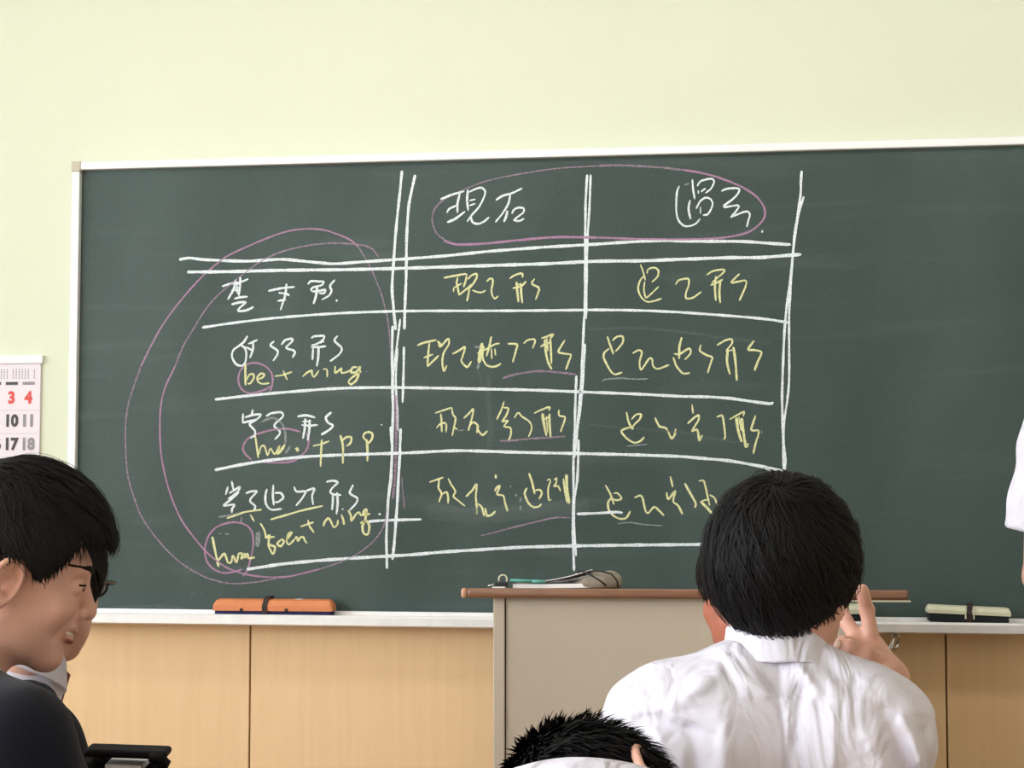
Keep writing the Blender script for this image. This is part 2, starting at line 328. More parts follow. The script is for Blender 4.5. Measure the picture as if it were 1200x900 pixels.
CHALK = [
 ('chalk_line', 'white chalk line across the table, topmost', [('w',8.1,[(-885,1841),(-871,1844),(-853,1845),(-815,1840),(-703,1834),(-606,1837),(-537,1830),(-468,1823),(-400,1826),(-298,1831),(-174,1838),(-51,1848),(93,1856),(225,1861),(283,1864),(383,1867),(485,1863),(585,1861),(645,1856),(713,1850)])]),
 ('chalk_line', 'second white chalk line from the top', [('w',8.9,[(-863,1808),(-745,1807),(-606,1808),(-445,1807),(-264,1808),(-51,1811),(93,1813),(224,1817),(333,1816),(435,1818),(559,1820),(634,1819),(687,1822),(738,1825)])]),
 ('chalk_line', 'white chalk line under the first row of writing', [('w',7.0,[(-820,1660),(-720,1673),(-605,1684),(-445,1693),(-263,1696),(4,1693),(224,1692),(333,1689),(434,1683),(584,1670),(654,1662),(707,1653)])]),
 ('chalk_line', 'white chalk line under the second row of writing', [('w',7.7,[(-783,1470),(-695,1479),(-603,1487),(-466,1496),(-375,1498),(-263,1497),(-98,1493),(70,1488),(223,1481),(332,1476),(433,1470),(503,1468),(557,1464),(610,1456),(656,1450),(665,1454)])]),
 ('chalk_line', 'white chalk line under the third row of writing', [('w',8.1,[(-781,1285),(-709,1299),(-636,1310),(-556,1318),(-465,1323),(-363,1326),(-262,1329),(-144,1334),(-51,1332),(42,1329),(223,1325),(331,1322),(432,1318),(502,1312),(555,1307),(629,1294),(693,1281)]), ('w',4.8,[(644,1288),(657,1281)])]),
 ('chalk_line', 'short white chalk line crossing the double upright', [('w',7.3,[(-369,1152),(-329,1155),(-230,1158)])]),
 ('chalk_line', 'short white chalk line right of the middle upright', [('w',7.0,[(170,1173),(222,1175),(270,1178),(287,1176)])]),
 ('chalk_line', 'lowest white chalk line of the table', [('w',8.5,[(-692,1027),(-645,1034),(-599,1041),(-531,1048),(-463,1054),(-373,1060),(-261,1067),(-172,1075),(-97,1080),(26,1088),(155,1092),(308,1095),(511,1098)])]),
 ('chalk_line', 'left upright of the double chalk line', [('w',7.7,[(-285,2064),(-290,2008),(-299,1922),(-306,1829),(-310,1758),(-306,1707),(-300,1647)]), ('w',7.0,[(-308,1658),(-309,1596),(-308,1503),(-306,1441),(-307,1392),(-308,1330),(-310,1267),(-318,1199),(-322,1118),(-321,1067),(-320,1031)]), ('w',5.8,[(-288,1676),(-295,1618),(-302,1562),(-306,1525),(-307,1458)]), ('w',7.0,[(-312,1397),(-308,1330),(-312,1264),(-319,1194)])]),
 ('chalk_line', 'right upright of the double chalk line', [('w',7.7,[(-250,2052),(-260,2007),(-267,1967),(-272,1884),(-273,1782),(-276,1702),(-277,1648)]), ('w',6.6,[(-278,1604),(-279,1529),(-281,1458)]), ('w',5.8,[(-295,1600),(-298,1551),(-299,1509),(-295,1441),(-294,1385)]), ('w',7.7,[(-286,1392),(-288,1319),(-291,1264),(-294,1199),(-297,1157),(-301,1100),(-306,1054)])]),
 ('chalk_line', 'middle upright chalk line drawn over several times', [('w',6.6,[(199,2041),(195,1974),(194,1910),(193,1787),(192,1691),(190,1667),(187,1606),(182,1505),(176,1438),(169,1359)]), ('w',5.8,[(208,2041),(205,1963),(199,1865),(197,1765),(195,1669)]), ('w',6.6,[(192,1606),(188,1536),(183,1468),(173,1394),(164,1314)]), ('w',6.6,[(170,1525),(167,1449),(165,1373),(162,1308),(162,1205),(160,1158),(161,1092),(163,1029)]), ('w',6.6,[(175,1362),(174,1308),(171,1254),(163,1199),(164,1124),(168,1066)])]),
 ('chalk_line', 'rightmost upright chalk line', [('w',6.6,[(741,2037),(739,2009),(738,1979),(731,1929),(723,1882),(713,1783),(705,1724),(700,1688),(695,1639),(691,1570),(687,1471),(688,1392),(689,1328),(689,1279)]), ('w',5.8,[(746,1972),(733,1929),(719,1847),(715,1800),(710,1729),(706,1660),(705,1520),(700,1460),(691,1401),(690,1349),(694,1307),(691,1279)])]),
 ('chalk_loop', 'large pink chalk loop around the left column', [('q',4.3,[(-345,1838),(-366,1862),(-400,1872),(-469,1877),(-537,1872),(-606,1857),(-661,1833),(-713,1797),(-779,1744),(-813,1705),(-841,1660),(-870,1613),(-893,1557)]), ('p',4.6,[(-893,1557),(-919,1503),(-930,1455),(-932,1399),(-927,1321),(-905,1233),(-869,1153),(-806,1076),(-750,1033),(-695,1014),(-633,1007),(-576,1010),(-497,1029)]), ('q',3.9,[(-497,1029),(-440,1048),(-396,1070),(-355,1102),(-329,1141),(-320,1188)]), ('q',3.9,[(-298,1368),(-301,1452),(-305,1507),(-310,1540),(-314,1607),(-321,1673),(-338,1740),(-359,1792),(-373,1821),(-400,1866)]), ('p',4.6,[(-400,1866),(-421,1884),(-448,1897),(-487,1911),(-524,1916),(-565,1915),(-607,1907),(-653,1891),(-703,1871),(-759,1845),(-814,1802),(-860,1755),(-904,1702),(-934,1659),(-959,1614),(-987,1558)]), ('q',4.3,[(-987,1558),(-1017,1470),(-1026,1411),(-1026,1355),(-1022,1298),(-1014,1253),(-981,1166),(-931,1099),(-875,1046),(-805,1006),(-736,990),(-667,994),(-612,1004)]), ('q',6.8,[(-299,1478),(-296,1418),(-297,1368),(-299,1308),(-300,1264),(-306,1210)]), ('q',3.5,[(-282,1267),(-275,1183)])]),
 ('chalk_loop', 'pink chalk loop around the two headings', [('q',3.9,[(-186,1979),(-121,2010),(-69,2029),(-13,2041),(66,2053),(135,2060),(225,2063)]), ('q',5.4,[(225,2063),(284,2063),(384,2055),(443,2047)]), ('p',5.4,[(443,2047),(486,2039),(525,2028),(561,2014),(589,2001),(610,1988),(627,1975),(640,1959),(647,1945),(649,1931),(646,1918),(637,1906),(626,1896),(609,1885),(586,1878),(560,1873),(528,1870),(485,1869),(420,1869),(334,1872),(225,1878)]), ('p',6.6,[(225,1878),(137,1881),(88,1880),(-5,1873),(-51,1869),(-97,1867),(-129,1867),(-144,1868),(-161,1873),(-174,1879)]), ('q',4.3,[(-161,1873),(-189,1893),(-200,1912),(-205,1934),(-201,1954),(-191,1971),(-170,1987)])]),
 ('chalk_character', None, [('w',5.9,[(-183,1986),(-154,1997),(-120,2006)]), ('w',5.9,[(-132,2001),(-138,1974),(-138,1949)]), ('w',5.4,[(-166,1950),(-160,1960),(-141,1969)]), ('w',6.3,[(-165,1925),(-143,1935),(-118,1953)]), ('w',5.9,[(-111,2010),(-113,1981),(-110,1955)]), ('w',5.4,[(-108,2003),(-91,2011),(-76,2014),(-66,2005),(-68,1991),(-81,1965),(-99,1945),(-113,1926)]), ('w',5.0,[(-107,1981),(-91,1984)]), ('w',5.0,[(-107,1968),(-91,1973)]), ('w',5.9,[(-104,1940),(-98,1924),(-83,1920),(-68,1926),(-55,1937)])]),
 ('chalk_character', None, [('w',5.9,[(-38,1980),(-21,1991),(5,1998),(31,2010)]), ('w',5.4,[(0,1996),(-5,1971),(-21,1945),(-39,1923)]), ('w',6.3,[(-8,1953),(-10,1940),(-17,1923)]), ('w',5.4,[(4,1944),(10,1955),(23,1960),(35,1957),(34,1947),(21,1937),(8,1927)]), ('w',5.4,[(8,1927),(23,1925),(36,1931)])]),
 ('chalk_dot', None, [('f',3.5,[(70,1933),(70,1929)])]),
 ('chalk_character', None, [('w',5.0,[(434,2006),(428,1990),(426,1961),(427,1933),(434,1914),(447,1903),(462,1903),(476,1909),(486,1921)]), ('w',5.0,[(467,2022),(469,1996),(473,1971)]), ('w',5.0,[(479,2004),(487,2016),(502,2021),(517,2022),(522,2014),(514,1997),(500,1986)]), ('w',3.8,[(482,1993),(482,1985)]), ('w',5.0,[(489,1990),(500,1998)]), ('f',5.4,[(447,2008),(458,2011)]), ('w',5.4,[(461,1969),(457,1947),(462,1920)]), ('w',5.0,[(476,1946),(486,1965),(500,1974),(512,1971),(518,1959),(513,1943),(504,1931),(493,1930)]), ('w',3.8,[(487,1951),(487,1933)])]),
 ('chalk_character', None, [('w',5.4,[(540,1990),(551,1995),(572,1997),(585,1994),(581,1982),(567,1968),(548,1954),(548,1949),(562,1951),(581,1953),(583,1948),(574,1935),(563,1922)]), ('w',5.0,[(563,1923),(581,1930),(597,1936),(607,1936),(611,1927),(607,1913),(603,1897)])]),
 ('chalk_dot', None, [('w',4.6,[(642,1888),(641,1882)])]),
 ('chalk_character', None, [('w',5.7,[(-767,1768),(-744,1775),(-719,1778),(-695,1787)]), ('w',6.2,[(-730,1786),(-735,1760),(-751,1733)]), ('w',6.2,[(-717,1794),(-718,1766),(-721,1742)]), ('w',4.1,[(-730,1772),(-718,1775)]), ('w',4.1,[(-732,1763),(-718,1764)]), ('w',4.6,[(-742,1757),(-719,1758)]), ('w',4.6,[(-727,1781),(-725,1748)]), ('w',6.2,[(-733,1735),(-716,1739),(-697,1740)]), ('w',6.2,[(-741,1720),(-719,1725),(-702,1725),(-716,1713),(-723,1704),(-716,1702),(-697,1705),(-680,1713)])]),
 ('chalk_character', None, [('w',6.2,[(-641,1754),(-611,1760),(-570,1764)]), ('w',5.7,[(-592,1773),(-596,1740),(-608,1703)]), ('w',5.2,[(-613,1749),(-599,1747)]), ('w',6.2,[(-598,1749),(-584,1742)]), ('w',6.2,[(-616,1727),(-593,1731)])]),
 ('chalk_character', None, [('w',5.7,[(-535,1770),(-526,1778),(-504,1777),(-492,1776),(-498,1767),(-517,1763),(-526,1757),(-523,1751)]), ('w',7.7,[(-509,1767),(-512,1742),(-519,1718)]), ('w',6.2,[(-523,1751),(-504,1752),(-488,1755),(-491,1746),(-504,1746)]), ('w',5.7,[(-462,1781),(-475,1765),(-471,1753),(-477,1740),(-497,1729)]), ('w',5.2,[(-457,1729),(-457,1723)])]),
 ('chalk_character', None, [('w',5.8,[(-696,1637),(-707,1620),(-720,1610),(-734,1600),(-738,1583),(-727,1563),(-710,1558),(-701,1569),(-699,1590),(-703,1605),(-714,1612)]), ('w',5.8,[(-700,1608),(-684,1598)]), ('w',5.8,[(-694,1615),(-669,1626)]), ('w',5.8,[(-682,1623),(-681,1603),(-689,1578)])]),
 ('chalk_character', None, [('w',5.8,[(-624,1622),(-634,1611),(-615,1597),(-616,1585),(-627,1570)]), ('w',5.8,[(-605,1612),(-593,1625),(-575,1627),(-577,1619),(-592,1604),(-572,1597),(-568,1590),(-575,1578)])]),
 ('chalk_character', None, [('w',5.8,[(-524,1628),(-517,1633),(-491,1634),(-493,1624),(-510,1613),(-524,1610)]), ('w',5.8,[(-525,1605),(-503,1605),(-484,1607)]), ('w',5.8,[(-519,1603),(-521,1571)]), ('w',6.4,[(-505,1609),(-505,1581),(-509,1554)]), ('w',5.8,[(-503,1616),(-490,1621)])]),
 ('chalk_mark', None, [('w',5.8,[(-454,1634),(-462,1621),(-443,1602),(-448,1587),(-474,1567)])]),
 ('chalk_word', 'yellow chalk word be', [('y',5.8,[(-701,1566),(-701,1532),(-700,1506)]), ('y',5.2,[(-699,1519),(-690,1534),(-680,1536),(-678,1526),(-687,1512),(-695,1511)]), ('y',5.2,[(-668,1522),(-654,1527),(-650,1535),(-659,1537),(-669,1527),(-666,1515),(-654,1510),(-636,1512)])]),
 ('chalk_loop', 'small pink chalk loop around the word be', [('p',5.2,[(-703,1559),(-685,1565),(-665,1564),(-644,1554),(-630,1537),(-627,1518),(-631,1498),(-636,1490)]), ('p',5.2,[(-633,1503),(-647,1495),(-667,1489),(-691,1486),(-711,1497),(-720,1519),(-716,1543),(-701,1559)])]),
 ('chalk_word', 'yellow chalk word plus ning, upper', [('y',5.2,[(-460,1555),(-460,1537),(-448,1545),(-443,1549),(-443,1537),(-426,1540),(-418,1545)]), ('y',5.8,[(-401,1552),(-414,1550),(-417,1538),(-404,1539),(-394,1553),(-397,1533),(-404,1517),(-417,1507),(-424,1513),(-417,1523),(-390,1541)]), ('f',5.2,[(-377,1541),(-377,1538)])]),
 ('chalk_letter', None, [('y',5.2,[(-547,1528),(-534,1539),(-522,1544),(-522,1536),(-516,1527),(-503,1544)]), ('y',4.6,[(-493,1547),(-482,1546),(-481,1526)])]),
 ('chalk_letter', None, [('y',4.6,[(-621,1530),(-599,1533),(-575,1541)]), ('y',4.6,[(-599,1545),(-594,1532),(-588,1520)])]),
 ('chalk_character', None, [('w',5.8,[(-706,1433),(-707,1407)]), ('w',5.8,[(-680,1443),(-683,1427)]), ('w',5.8,[(-702,1422),(-682,1428),(-658,1430),(-668,1418),(-688,1413),(-707,1408)]), ('w',5.8,[(-669,1416),(-688,1405),(-674,1388),(-674,1376),(-686,1368)])]),
 ('chalk_character', None, [('w',5.8,[(-644,1425),(-630,1433),(-603,1435),(-599,1424),(-619,1406),(-621,1398),(-607,1386),(-609,1376),(-621,1364)]), ('f',6.4,[(-656,1411),(-626,1421),(-602,1406),(-592,1381),(-592,1354)])]),
 ('chalk_character', None, [('w',6.4,[(-560,1424),(-537,1427),(-512,1421)]), ('w',6.4,[(-539,1419),(-540,1394),(-545,1366)]), ('w',6.4,[(-527,1416),(-528,1387),(-532,1361)]), ('w',5.8,[(-549,1402),(-527,1400),(-505,1402)]), ('w',4.6,[(-547,1411),(-523,1412)])]),
 ('chalk_mark', None, [('w',6.4,[(-469,1435),(-484,1421),(-477,1407),(-465,1401),(-472,1391),(-496,1376)])]),
 ('chalk_dot', None, [('w',4.6,[(-337,1403),(-335,1400)])]),
 ('chalk_word', 'yellow chalk word have, upper', [('y',5.2,[(-673,1375),(-669,1351),(-664,1316)]), ('y',4.6,[(-663,1325),(-657,1345),(-648,1348),(-643,1334),(-639,1323),(-631,1341),(-620,1326),(-607,1348),(-612,1326),(-592,1353)]), ('y',7.0,[(-609,1328),(-593,1349)]), ('f',7.5,[(-591,1328),(-578,1348)])]),
 ('chalk_dot', None, [('y',8.7,[(-562,1343),(-557,1334)])]),
 ('chalk_loop', 'pink chalk oval around the word have', [('p',5.2,[(-682,1311),(-700,1328),(-706,1343),(-698,1361),(-683,1373),(-654,1383),(-623,1390),(-585,1392),(-551,1384)]), ('p',5.2,[(-535,1381),(-529,1361),(-533,1341),(-547,1324),(-567,1309),(-591,1304),(-622,1304),(-653,1306)]), ('q',7.0,[(-608,1308),(-577,1311),(-557,1319)])]),
 ('chalk_word', 'yellow chalk letters plus p p', [('y',6.4,[(-375,1364),(-373,1337),(-373,1307)]), ('y',5.8,[(-372,1352),(-362,1364),(-360,1377),(-369,1383),(-380,1380),(-384,1370),(-375,1359)])]),
 ('chalk_letter', None, [('y',6.4,[(-445,1375),(-438,1347),(-438,1301)]), ('y',5.8,[(-441,1361),(-428,1370),(-416,1369),(-418,1355),(-429,1346)])]),
 ('chalk_letter', None, [('y',4.6,[(-518,1347),(-496,1352),(-474,1360)]), ('y',5.8,[(-494,1364),(-496,1331),(-497,1293)])]),
 ('chalk_character', None, [('w',5.8,[(-745,1242),(-751,1220)]), ('w',5.8,[(-735,1256),(-730,1233)]), ('w',5.8,[(-741,1224),(-727,1233),(-713,1241),(-718,1229),(-736,1215),(-745,1209)]), ('w',5.8,[(-715,1227),(-738,1207),(-756,1192),(-727,1195),(-733,1184),(-734,1173)])]),
 ('chalk_character', None, [('w',5.8,[(-697,1224),(-683,1229),(-667,1229),(-683,1211),(-684,1202),(-671,1191),(-674,1180)]), ('w',5.8,[(-640,1236),(-644,1218),(-642,1196),(-628,1182),(-600,1184)]), ('w',5.8,[(-623,1247),(-624,1218),(-621,1193)]), ('w',5.8,[(-619,1225),(-603,1225),(-596,1213),(-610,1202),(-619,1202)])]),
 ('chalk_character', None, [('w',5.8,[(-568,1242),(-560,1229),(-537,1229),(-546,1211),(-562,1192)]), ('w',5.8,[(-539,1229),(-514,1237),(-519,1218),(-516,1194)])]),
 ('chalk_character', None, [('w',5.8,[(-482,1254),(-464,1257),(-451,1253),(-464,1240),(-471,1229),(-464,1222),(-442,1220)]), ('w',5.8,[(-464,1225),(-464,1205),(-466,1181)]), ('w',6.2,[(-453,1227),(-451,1200),(-454,1170)]), ('w',5.8,[(-410,1247),(-419,1225),(-399,1212),(-403,1198),(-419,1181)]), ('w',4.6,[(-438,1185),(-437,1182)])]),
 ('chalk_dot', None, [('w',6.2,[(-339,1173),(-341,1169)])]),
 ('chalk_underline', None, [('y',5.4,[(-747,1159),(-724,1167),(-696,1176),(-653,1182)]), ('y',5.0,[(-684,1169),(-673,1151)]), ('f',5.4,[(-770,1162),(-738,1167),(-710,1172)]), ('f',5.0,[(-708,1162),(-709,1147)])]),
 ('chalk_underline', None, [('y',5.4,[(-630,1156),(-591,1167),(-546,1180),(-490,1192)])]),
 ('chalk_loop', 'pink chalk loop around the lower word have', [('p',5.0,[(-702,1009),(-690,1027),(-679,1067),(-675,1098),(-680,1125),(-696,1142),(-724,1149),(-756,1144),(-779,1133),(-797,1111),(-806,1080),(-801,1049),(-782,1027),(-755,1017),(-727,1020),(-704,1027)])]),
 ('chalk_word', 'yellow chalk word have, lowest', [('y',7.0,[(-786,1111),(-778,1075),(-768,1033)]), ('y',5.8,[(-769,1049),(-753,1067),(-743,1045),(-734,1045),(-730,1062),(-720,1045),(-714,1067),(-705,1067),(-707,1054),(-691,1067),(-688,1056),(-670,1058)]), ('y',5.8,[(-700,1069),(-695,1056)])]),
 ('chalk_dot', None, [('f',4.6,[(-751,1119),(-740,1118)]), ('f',3.9,[(-770,1119),(-761,1119)])]),
 ('chalk_word', 'yellow chalk word been', [('y',5.0,[(-657,1147),(-646,1129),(-641,1107)]), ('y',6.2,[(-645,1109),(-636,1112),(-632,1116),(-634,1089),(-622,1067),(-617,1085),(-627,1089),(-634,1094)]), ('y',5.8,[(-639,1109),(-618,1112)]), ('y',5.8,[(-600,1105),(-611,1094),(-602,1087),(-593,1099),(-600,1107)]), ('y',5.8,[(-588,1101),(-572,1123),(-582,1118),(-586,1099),(-579,1092),(-565,1105)]), ('y',5.4,[(-565,1105),(-559,1112),(-556,1101),(-550,1110),(-541,1111),(-538,1103),(-531,1095)])]),
 ('chalk_letter', None, [('f',13.2,[(-662,1125),(-664,1085)])]),
 ('chalk_word', 'yellow chalk word plus ning, lower', [('y',5.8,[(-423,1181),(-416,1168),(-414,1154),(-403,1170),(-394,1176),(-389,1168),(-374,1174)]), ('y',6.6,[(-391,1148),(-373,1152),(-367,1139),(-371,1119),(-382,1122),(-385,1139),(-378,1157),(-374,1183),(-380,1181),(-383,1170),(-365,1172)])]),
 ('chalk_letter', None, [('y',5.8,[(-489,1139),(-484,1152),(-475,1160),(-468,1150),(-461,1137),(-452,1143),(-450,1156)]), ('y',5.8,[(-441,1170),(-436,1156),(-434,1143)])]),
 ('chalk_letter', None, [('y',5.0,[(-550,1138),(-514,1150)]), ('y',5.0,[(-530,1156),(-525,1139),(-513,1123)])]),
 ('chalk_character', None, [('y',5.7,[(-174,1781),(-144,1786),(-117,1790),(-113,1786)]), ('y',5.2,[(-137,1782),(-140,1768),(-137,1756),(-134,1737)]), ('y',4.6,[(-148,1744),(-146,1755),(-126,1766)]), ('y',5.2,[(-135,1735),(-114,1751),(-99,1764)]), ('y',5.2,[(-114,1785),(-116,1773),(-122,1756)]), ('y',5.2,[(-111,1776),(-101,1786),(-88,1790),(-88,1779),(-99,1761),(-107,1752),(-108,1741),(-113,1719)]), ('y',4.6,[(-99,1748),(-87,1743),(-73,1742),(-64,1747)])]),
 ('chalk_character', None, [('y',5.2,[(-62,1769),(-53,1777),(-46,1775),(-46,1763),(-49,1749),(-47,1734),(-40,1725),(-31,1732)])]),
 ('chalk_character', None, [('y',5.2,[(-2,1776),(10,1784),(25,1789),(32,1787),(31,1778)]), ('y',6.2,[(16,1768),(18,1745),(21,1715)]), ('y',5.7,[(28,1764),(28,1741),(31,1712)]), ('y',5.2,[(6,1751),(16,1753),(31,1758),(41,1769)]), ('y',4.1,[(19,1761),(26,1761)]), ('y',5.2,[(63,1775),(56,1762),(74,1751),(72,1738),(65,1720)])]),
 ('chalk_character', None, [('y',5.5,[(-243,1606),(-226,1613),(-192,1620)]), ('y',5.2,[(-211,1613),(-214,1583),(-216,1551)]), ('y',5.2,[(-226,1574),(-201,1583)]), ('y',5.2,[(-216,1551),(-186,1580)]), ('y',5.2,[(-187,1616),(-183,1602),(-162,1623),(-160,1609),(-173,1587),(-177,1565),(-173,1539),(-165,1554)]), ('y',5.2,[(-190,1617),(-179,1607)])]),
 ('chalk_character', None, [('y',5.2,[(-151,1583),(-133,1592),(-118,1601),(-123,1579),(-127,1564),(-112,1549),(-101,1564)])]),
 ('chalk_character', None, [('y',9.7,[(-73,1611),(-79,1582),(-81,1560)]), ('y',7.1,[(-70,1604),(-73,1578),(-69,1564)]), ('y',4.8,[(-86,1584),(-66,1593),(-40,1607),(-27,1609)]), ('y',5.5,[(-49,1628),(-55,1600),(-62,1576)]), ('y',4.8,[(-49,1596),(-48,1569)]), ('y',4.8,[(-40,1596),(-38,1578)]), ('y',5.2,[(-71,1569),(-62,1554),(-47,1549),(-33,1552),(-24,1558)]), ('f',6.4,[(-92,1601),(-77,1600)]), ('f',8.4,[(-81,1560),(-85,1544)])]),
 ('chalk_character', None, [('y',5.5,[(-7,1608),(17,1606),(14,1588),(6,1560)]), ('y',4.8,[(34,1608),(45,1617),(61,1619),(64,1612),(57,1595)])]),
 ('chalk_character', None, [('y',5.2,[(80,1621),(96,1626),(111,1631),(102,1619)]), ('y',5.5,[(78,1599),(92,1608),(107,1609)]), ('y',6.4,[(89,1619),(92,1584),(98,1558),(107,1541)]), ('y',5.8,[(103,1620),(105,1584),(106,1555)]), ('y',4.5,[(94,1624),(97,1588)]), ('y',5.2,[(141,1616),(124,1587),(140,1581),(156,1578),(151,1562),(143,1540)])]),
 ('chalk_underline', None, [('q',5.8,[(-20,1519),(-3,1525),(19,1530),(48,1535),(78,1537),(107,1535),(143,1531),(169,1528)])]),
 ('chalk_character', None, [('y',4.6,[(-196,1431),(-174,1438),(-152,1445)]), ('y',5.2,[(-181,1430),(-179,1414),(-178,1382)]), ('y',4.6,[(-192,1392),(-181,1404),(-169,1405),(-166,1397),(-167,1381)]), ('y',4.9,[(-152,1445),(-149,1427),(-142,1418),(-146,1394),(-151,1372)]), ('f',4.1,[(-146,1394),(-134,1386),(-119,1387)]), ('y',3.5,[(-146,1394),(-137,1389)])]),
 ('chalk_character', None, [('y',5.2,[(-121,1417),(-107,1430),(-96,1441),(-99,1420),(-109,1385)]), ('y',5.2,[(-107,1397),(-96,1407),(-84,1398),(-87,1379)]), ('y',5.2,[(-87,1397),(-81,1383),(-71,1374),(-59,1385)])]),
 ('chalk_character', None, [('y',4.6,[(-16,1460),(-23,1439),(-35,1413)]), ('y',4.9,[(-18,1444),(-5,1442),(-11,1423),(-21,1408),(-6,1411),(-16,1396),(-1,1393),(2,1383),(0,1370),(-6,1358)])]),
 ('chalk_character', None, [('y',4.6,[(10,1417),(20,1431),(30,1421),(48,1409),(55,1396),(53,1383),(47,1369)])]),
 ('chalk_character', None, [('y',4.6,[(61,1429),(78,1437),(101,1445),(99,1435)]), ('y',7.0,[(83,1429),(86,1406),(93,1371)]), ('y',5.8,[(101,1428),(101,1402),(104,1366)]), ('y',4.6,[(83,1411),(104,1422)]), ('y',3.5,[(93,1422),(96,1379)]), ('y',4.9,[(125,1438),(126,1423),(139,1420),(140,1412),(129,1381)]), ('f',4.6,[(151,1405),(152,1404)])]),
 ('chalk_underline', None, [('q',5.2,[(-28,1359),(9,1360),(48,1364),(98,1367),(142,1370)])]),
 ('chalk_character', None, [('y',4.8,[(-210,1253),(-193,1259),(-173,1266)]), ('y',5.2,[(-184,1263),(-186,1239),(-178,1224),(-185,1202)]), ('y',5.2,[(-178,1222),(-165,1228),(-161,1215),(-161,1199)]), ('y',4.8,[(-161,1263),(-152,1246),(-142,1230),(-147,1217),(-132,1204),(-117,1192)])]),
 ('chalk_character', None, [('y',5.5,[(-115,1216),(-99,1232),(-87,1248),(-89,1217),(-87,1192),(-86,1171)]), ('y',5.5,[(-84,1199),(-73,1188),(-67,1166)]), ('y',5.5,[(-65,1188),(-60,1168),(-47,1171),(-38,1180)])]),
 ('chalk_character', None, [('y',5.5,[(-38,1273),(-37,1263)]), ('y',5.5,[(-40,1230),(-36,1239),(-27,1244),(-34,1223),(-18,1219),(-14,1203),(-7,1179)])]),
 ('chalk_dot', None, [('f',6.4,[(-1,1243),(2,1243)])]),
 ('chalk_character', None, [('f',5.2,[(12,1222),(17,1218)]), ('f',5.5,[(24,1215),(28,1210),(23,1203)]), ('f',5.5,[(27,1193),(26,1182)]), ('y',5.8,[(48,1277),(56,1253),(63,1223)]), ('y',5.5,[(43,1239),(37,1225),(45,1203),(59,1190),(74,1192),(80,1199)]), ('y',5.2,[(63,1232),(76,1234),(81,1225),(74,1210)])]),
 ('chalk_character', None, [('y',4.5,[(94,1257),(99,1261),(103,1257),(97,1235),(99,1208),(106,1210)]), ('y',4.5,[(112,1259),(119,1264),(117,1250),(112,1243),(123,1243),(129,1230)]), ('y',8.4,[(144,1273),(145,1239),(150,1199)]), ('y',5.2,[(136,1263),(140,1232),(146,1201)])]),
 ('chalk_underline', None, [('q',3.5,[(-76,1117),(-47,1124),(-10,1134)]), ('q',4.8,[(-10,1134),(26,1143),(55,1150),(92,1159),(121,1164),(154,1163)])]),
 ('chalk_character', None, [('y',4.1,[(334,1807),(340,1791),(347,1766)]), ('y',4.7,[(343,1776),(334,1767),(328,1745),(336,1723),(351,1711),(369,1713),(388,1719)]), ('y',4.7,[(351,1783),(354,1794),(370,1798),(380,1790),(377,1774),(363,1761)]), ('y',4.4,[(345,1763),(343,1742),(348,1722),(362,1732),(381,1750)])]),
 ('chalk_character', None, [('y',4.9,[(423,1754),(432,1765),(455,1768),(456,1752),(449,1731),(450,1718),(467,1720),(488,1735)])]),
 ('chalk_character', None, [('y',4.7,[(501,1777),(519,1787),(545,1790),(543,1782),(528,1769),(514,1756)]), ('y',5.5,[(525,1774),(522,1748),(524,1711)]), ('y',5.5,[(536,1760),(533,1733),(535,1705)]), ('y',5.5,[(511,1751),(528,1757),(542,1765)]), ('y',4.9,[(584,1779),(563,1757),(582,1759),(599,1761),(599,1747),(583,1710)])]),
 ('chalk_character', None, [('y',5.0,[(249,1624),(256,1603),(265,1578)]), ('y',5.3,[(262,1613),(274,1623),(288,1623),(288,1607),(270,1585)]), ('y',5.3,[(254,1593),(242,1583),(240,1569),(254,1541),(267,1527),(287,1532)])]),
 ('chalk_character', None, [('y',5.0,[(313,1580),(329,1588),(337,1582),(331,1558),(335,1538),(355,1566),(363,1564),(365,1548),(377,1540),(406,1550)])]),
 ('chalk_character', None, [('y',5.7,[(438,1620),(432,1597),(431,1564)]), ('y',5.3,[(418,1578),(432,1577),(456,1591),(460,1579),(445,1562)]), ('y',5.3,[(416,1569),(424,1547),(440,1528),(458,1529)])]),
 ('chalk_character', None, [('y',5.3,[(486,1600),(483,1585),(499,1574),(514,1568),(510,1553),(502,1528)]), ('f',4.3,[(492,1513),(493,1510)])]),
 ('chalk_character', None, [('y',5.0,[(526,1598),(546,1610),(562,1613),(564,1603),(550,1584),(565,1586)]), ('y',6.4,[(553,1588),(551,1556),(558,1524)]), ('y',6.4,[(567,1594),(572,1556),(575,1508)])]),
 ('chalk_mark', None, [('y',5.7,[(619,1609),(604,1587),(620,1585),(637,1579),(627,1555),(619,1533)])]),
 ('chalk_underline', None, [('f',4.6,[(236,1509),(242,1514),(281,1517),(321,1514),(353,1515)])]),
 ('chalk_character', None, [('y',5.2,[(297,1431),(303,1405),(313,1386)]), ('y',4.8,[(310,1412),(321,1424),(334,1425),(330,1412),(315,1397),(313,1387)]), ('y',5.2,[(308,1393),(292,1388),(284,1381),(299,1363),(317,1353),(333,1358),(342,1368)]), ('f',3.9,[(297,1344),(349,1349)])]),
 ('chalk_character', None, [('y',5.5,[(369,1417),(380,1395),(396,1390),(405,1375),(411,1363),(419,1374),(421,1388)])]),
 ('chalk_character', None, [('y',5.2,[(463,1449),(465,1426)]), ('y',5.2,[(451,1401),(467,1415),(479,1422),(478,1409),(462,1382),(474,1386),(478,1375),(480,1358),(488,1372)])]),
 ('chalk_character', None, [('y',5.2,[(524,1417),(537,1421),(541,1407),(545,1368),(541,1361)])]),
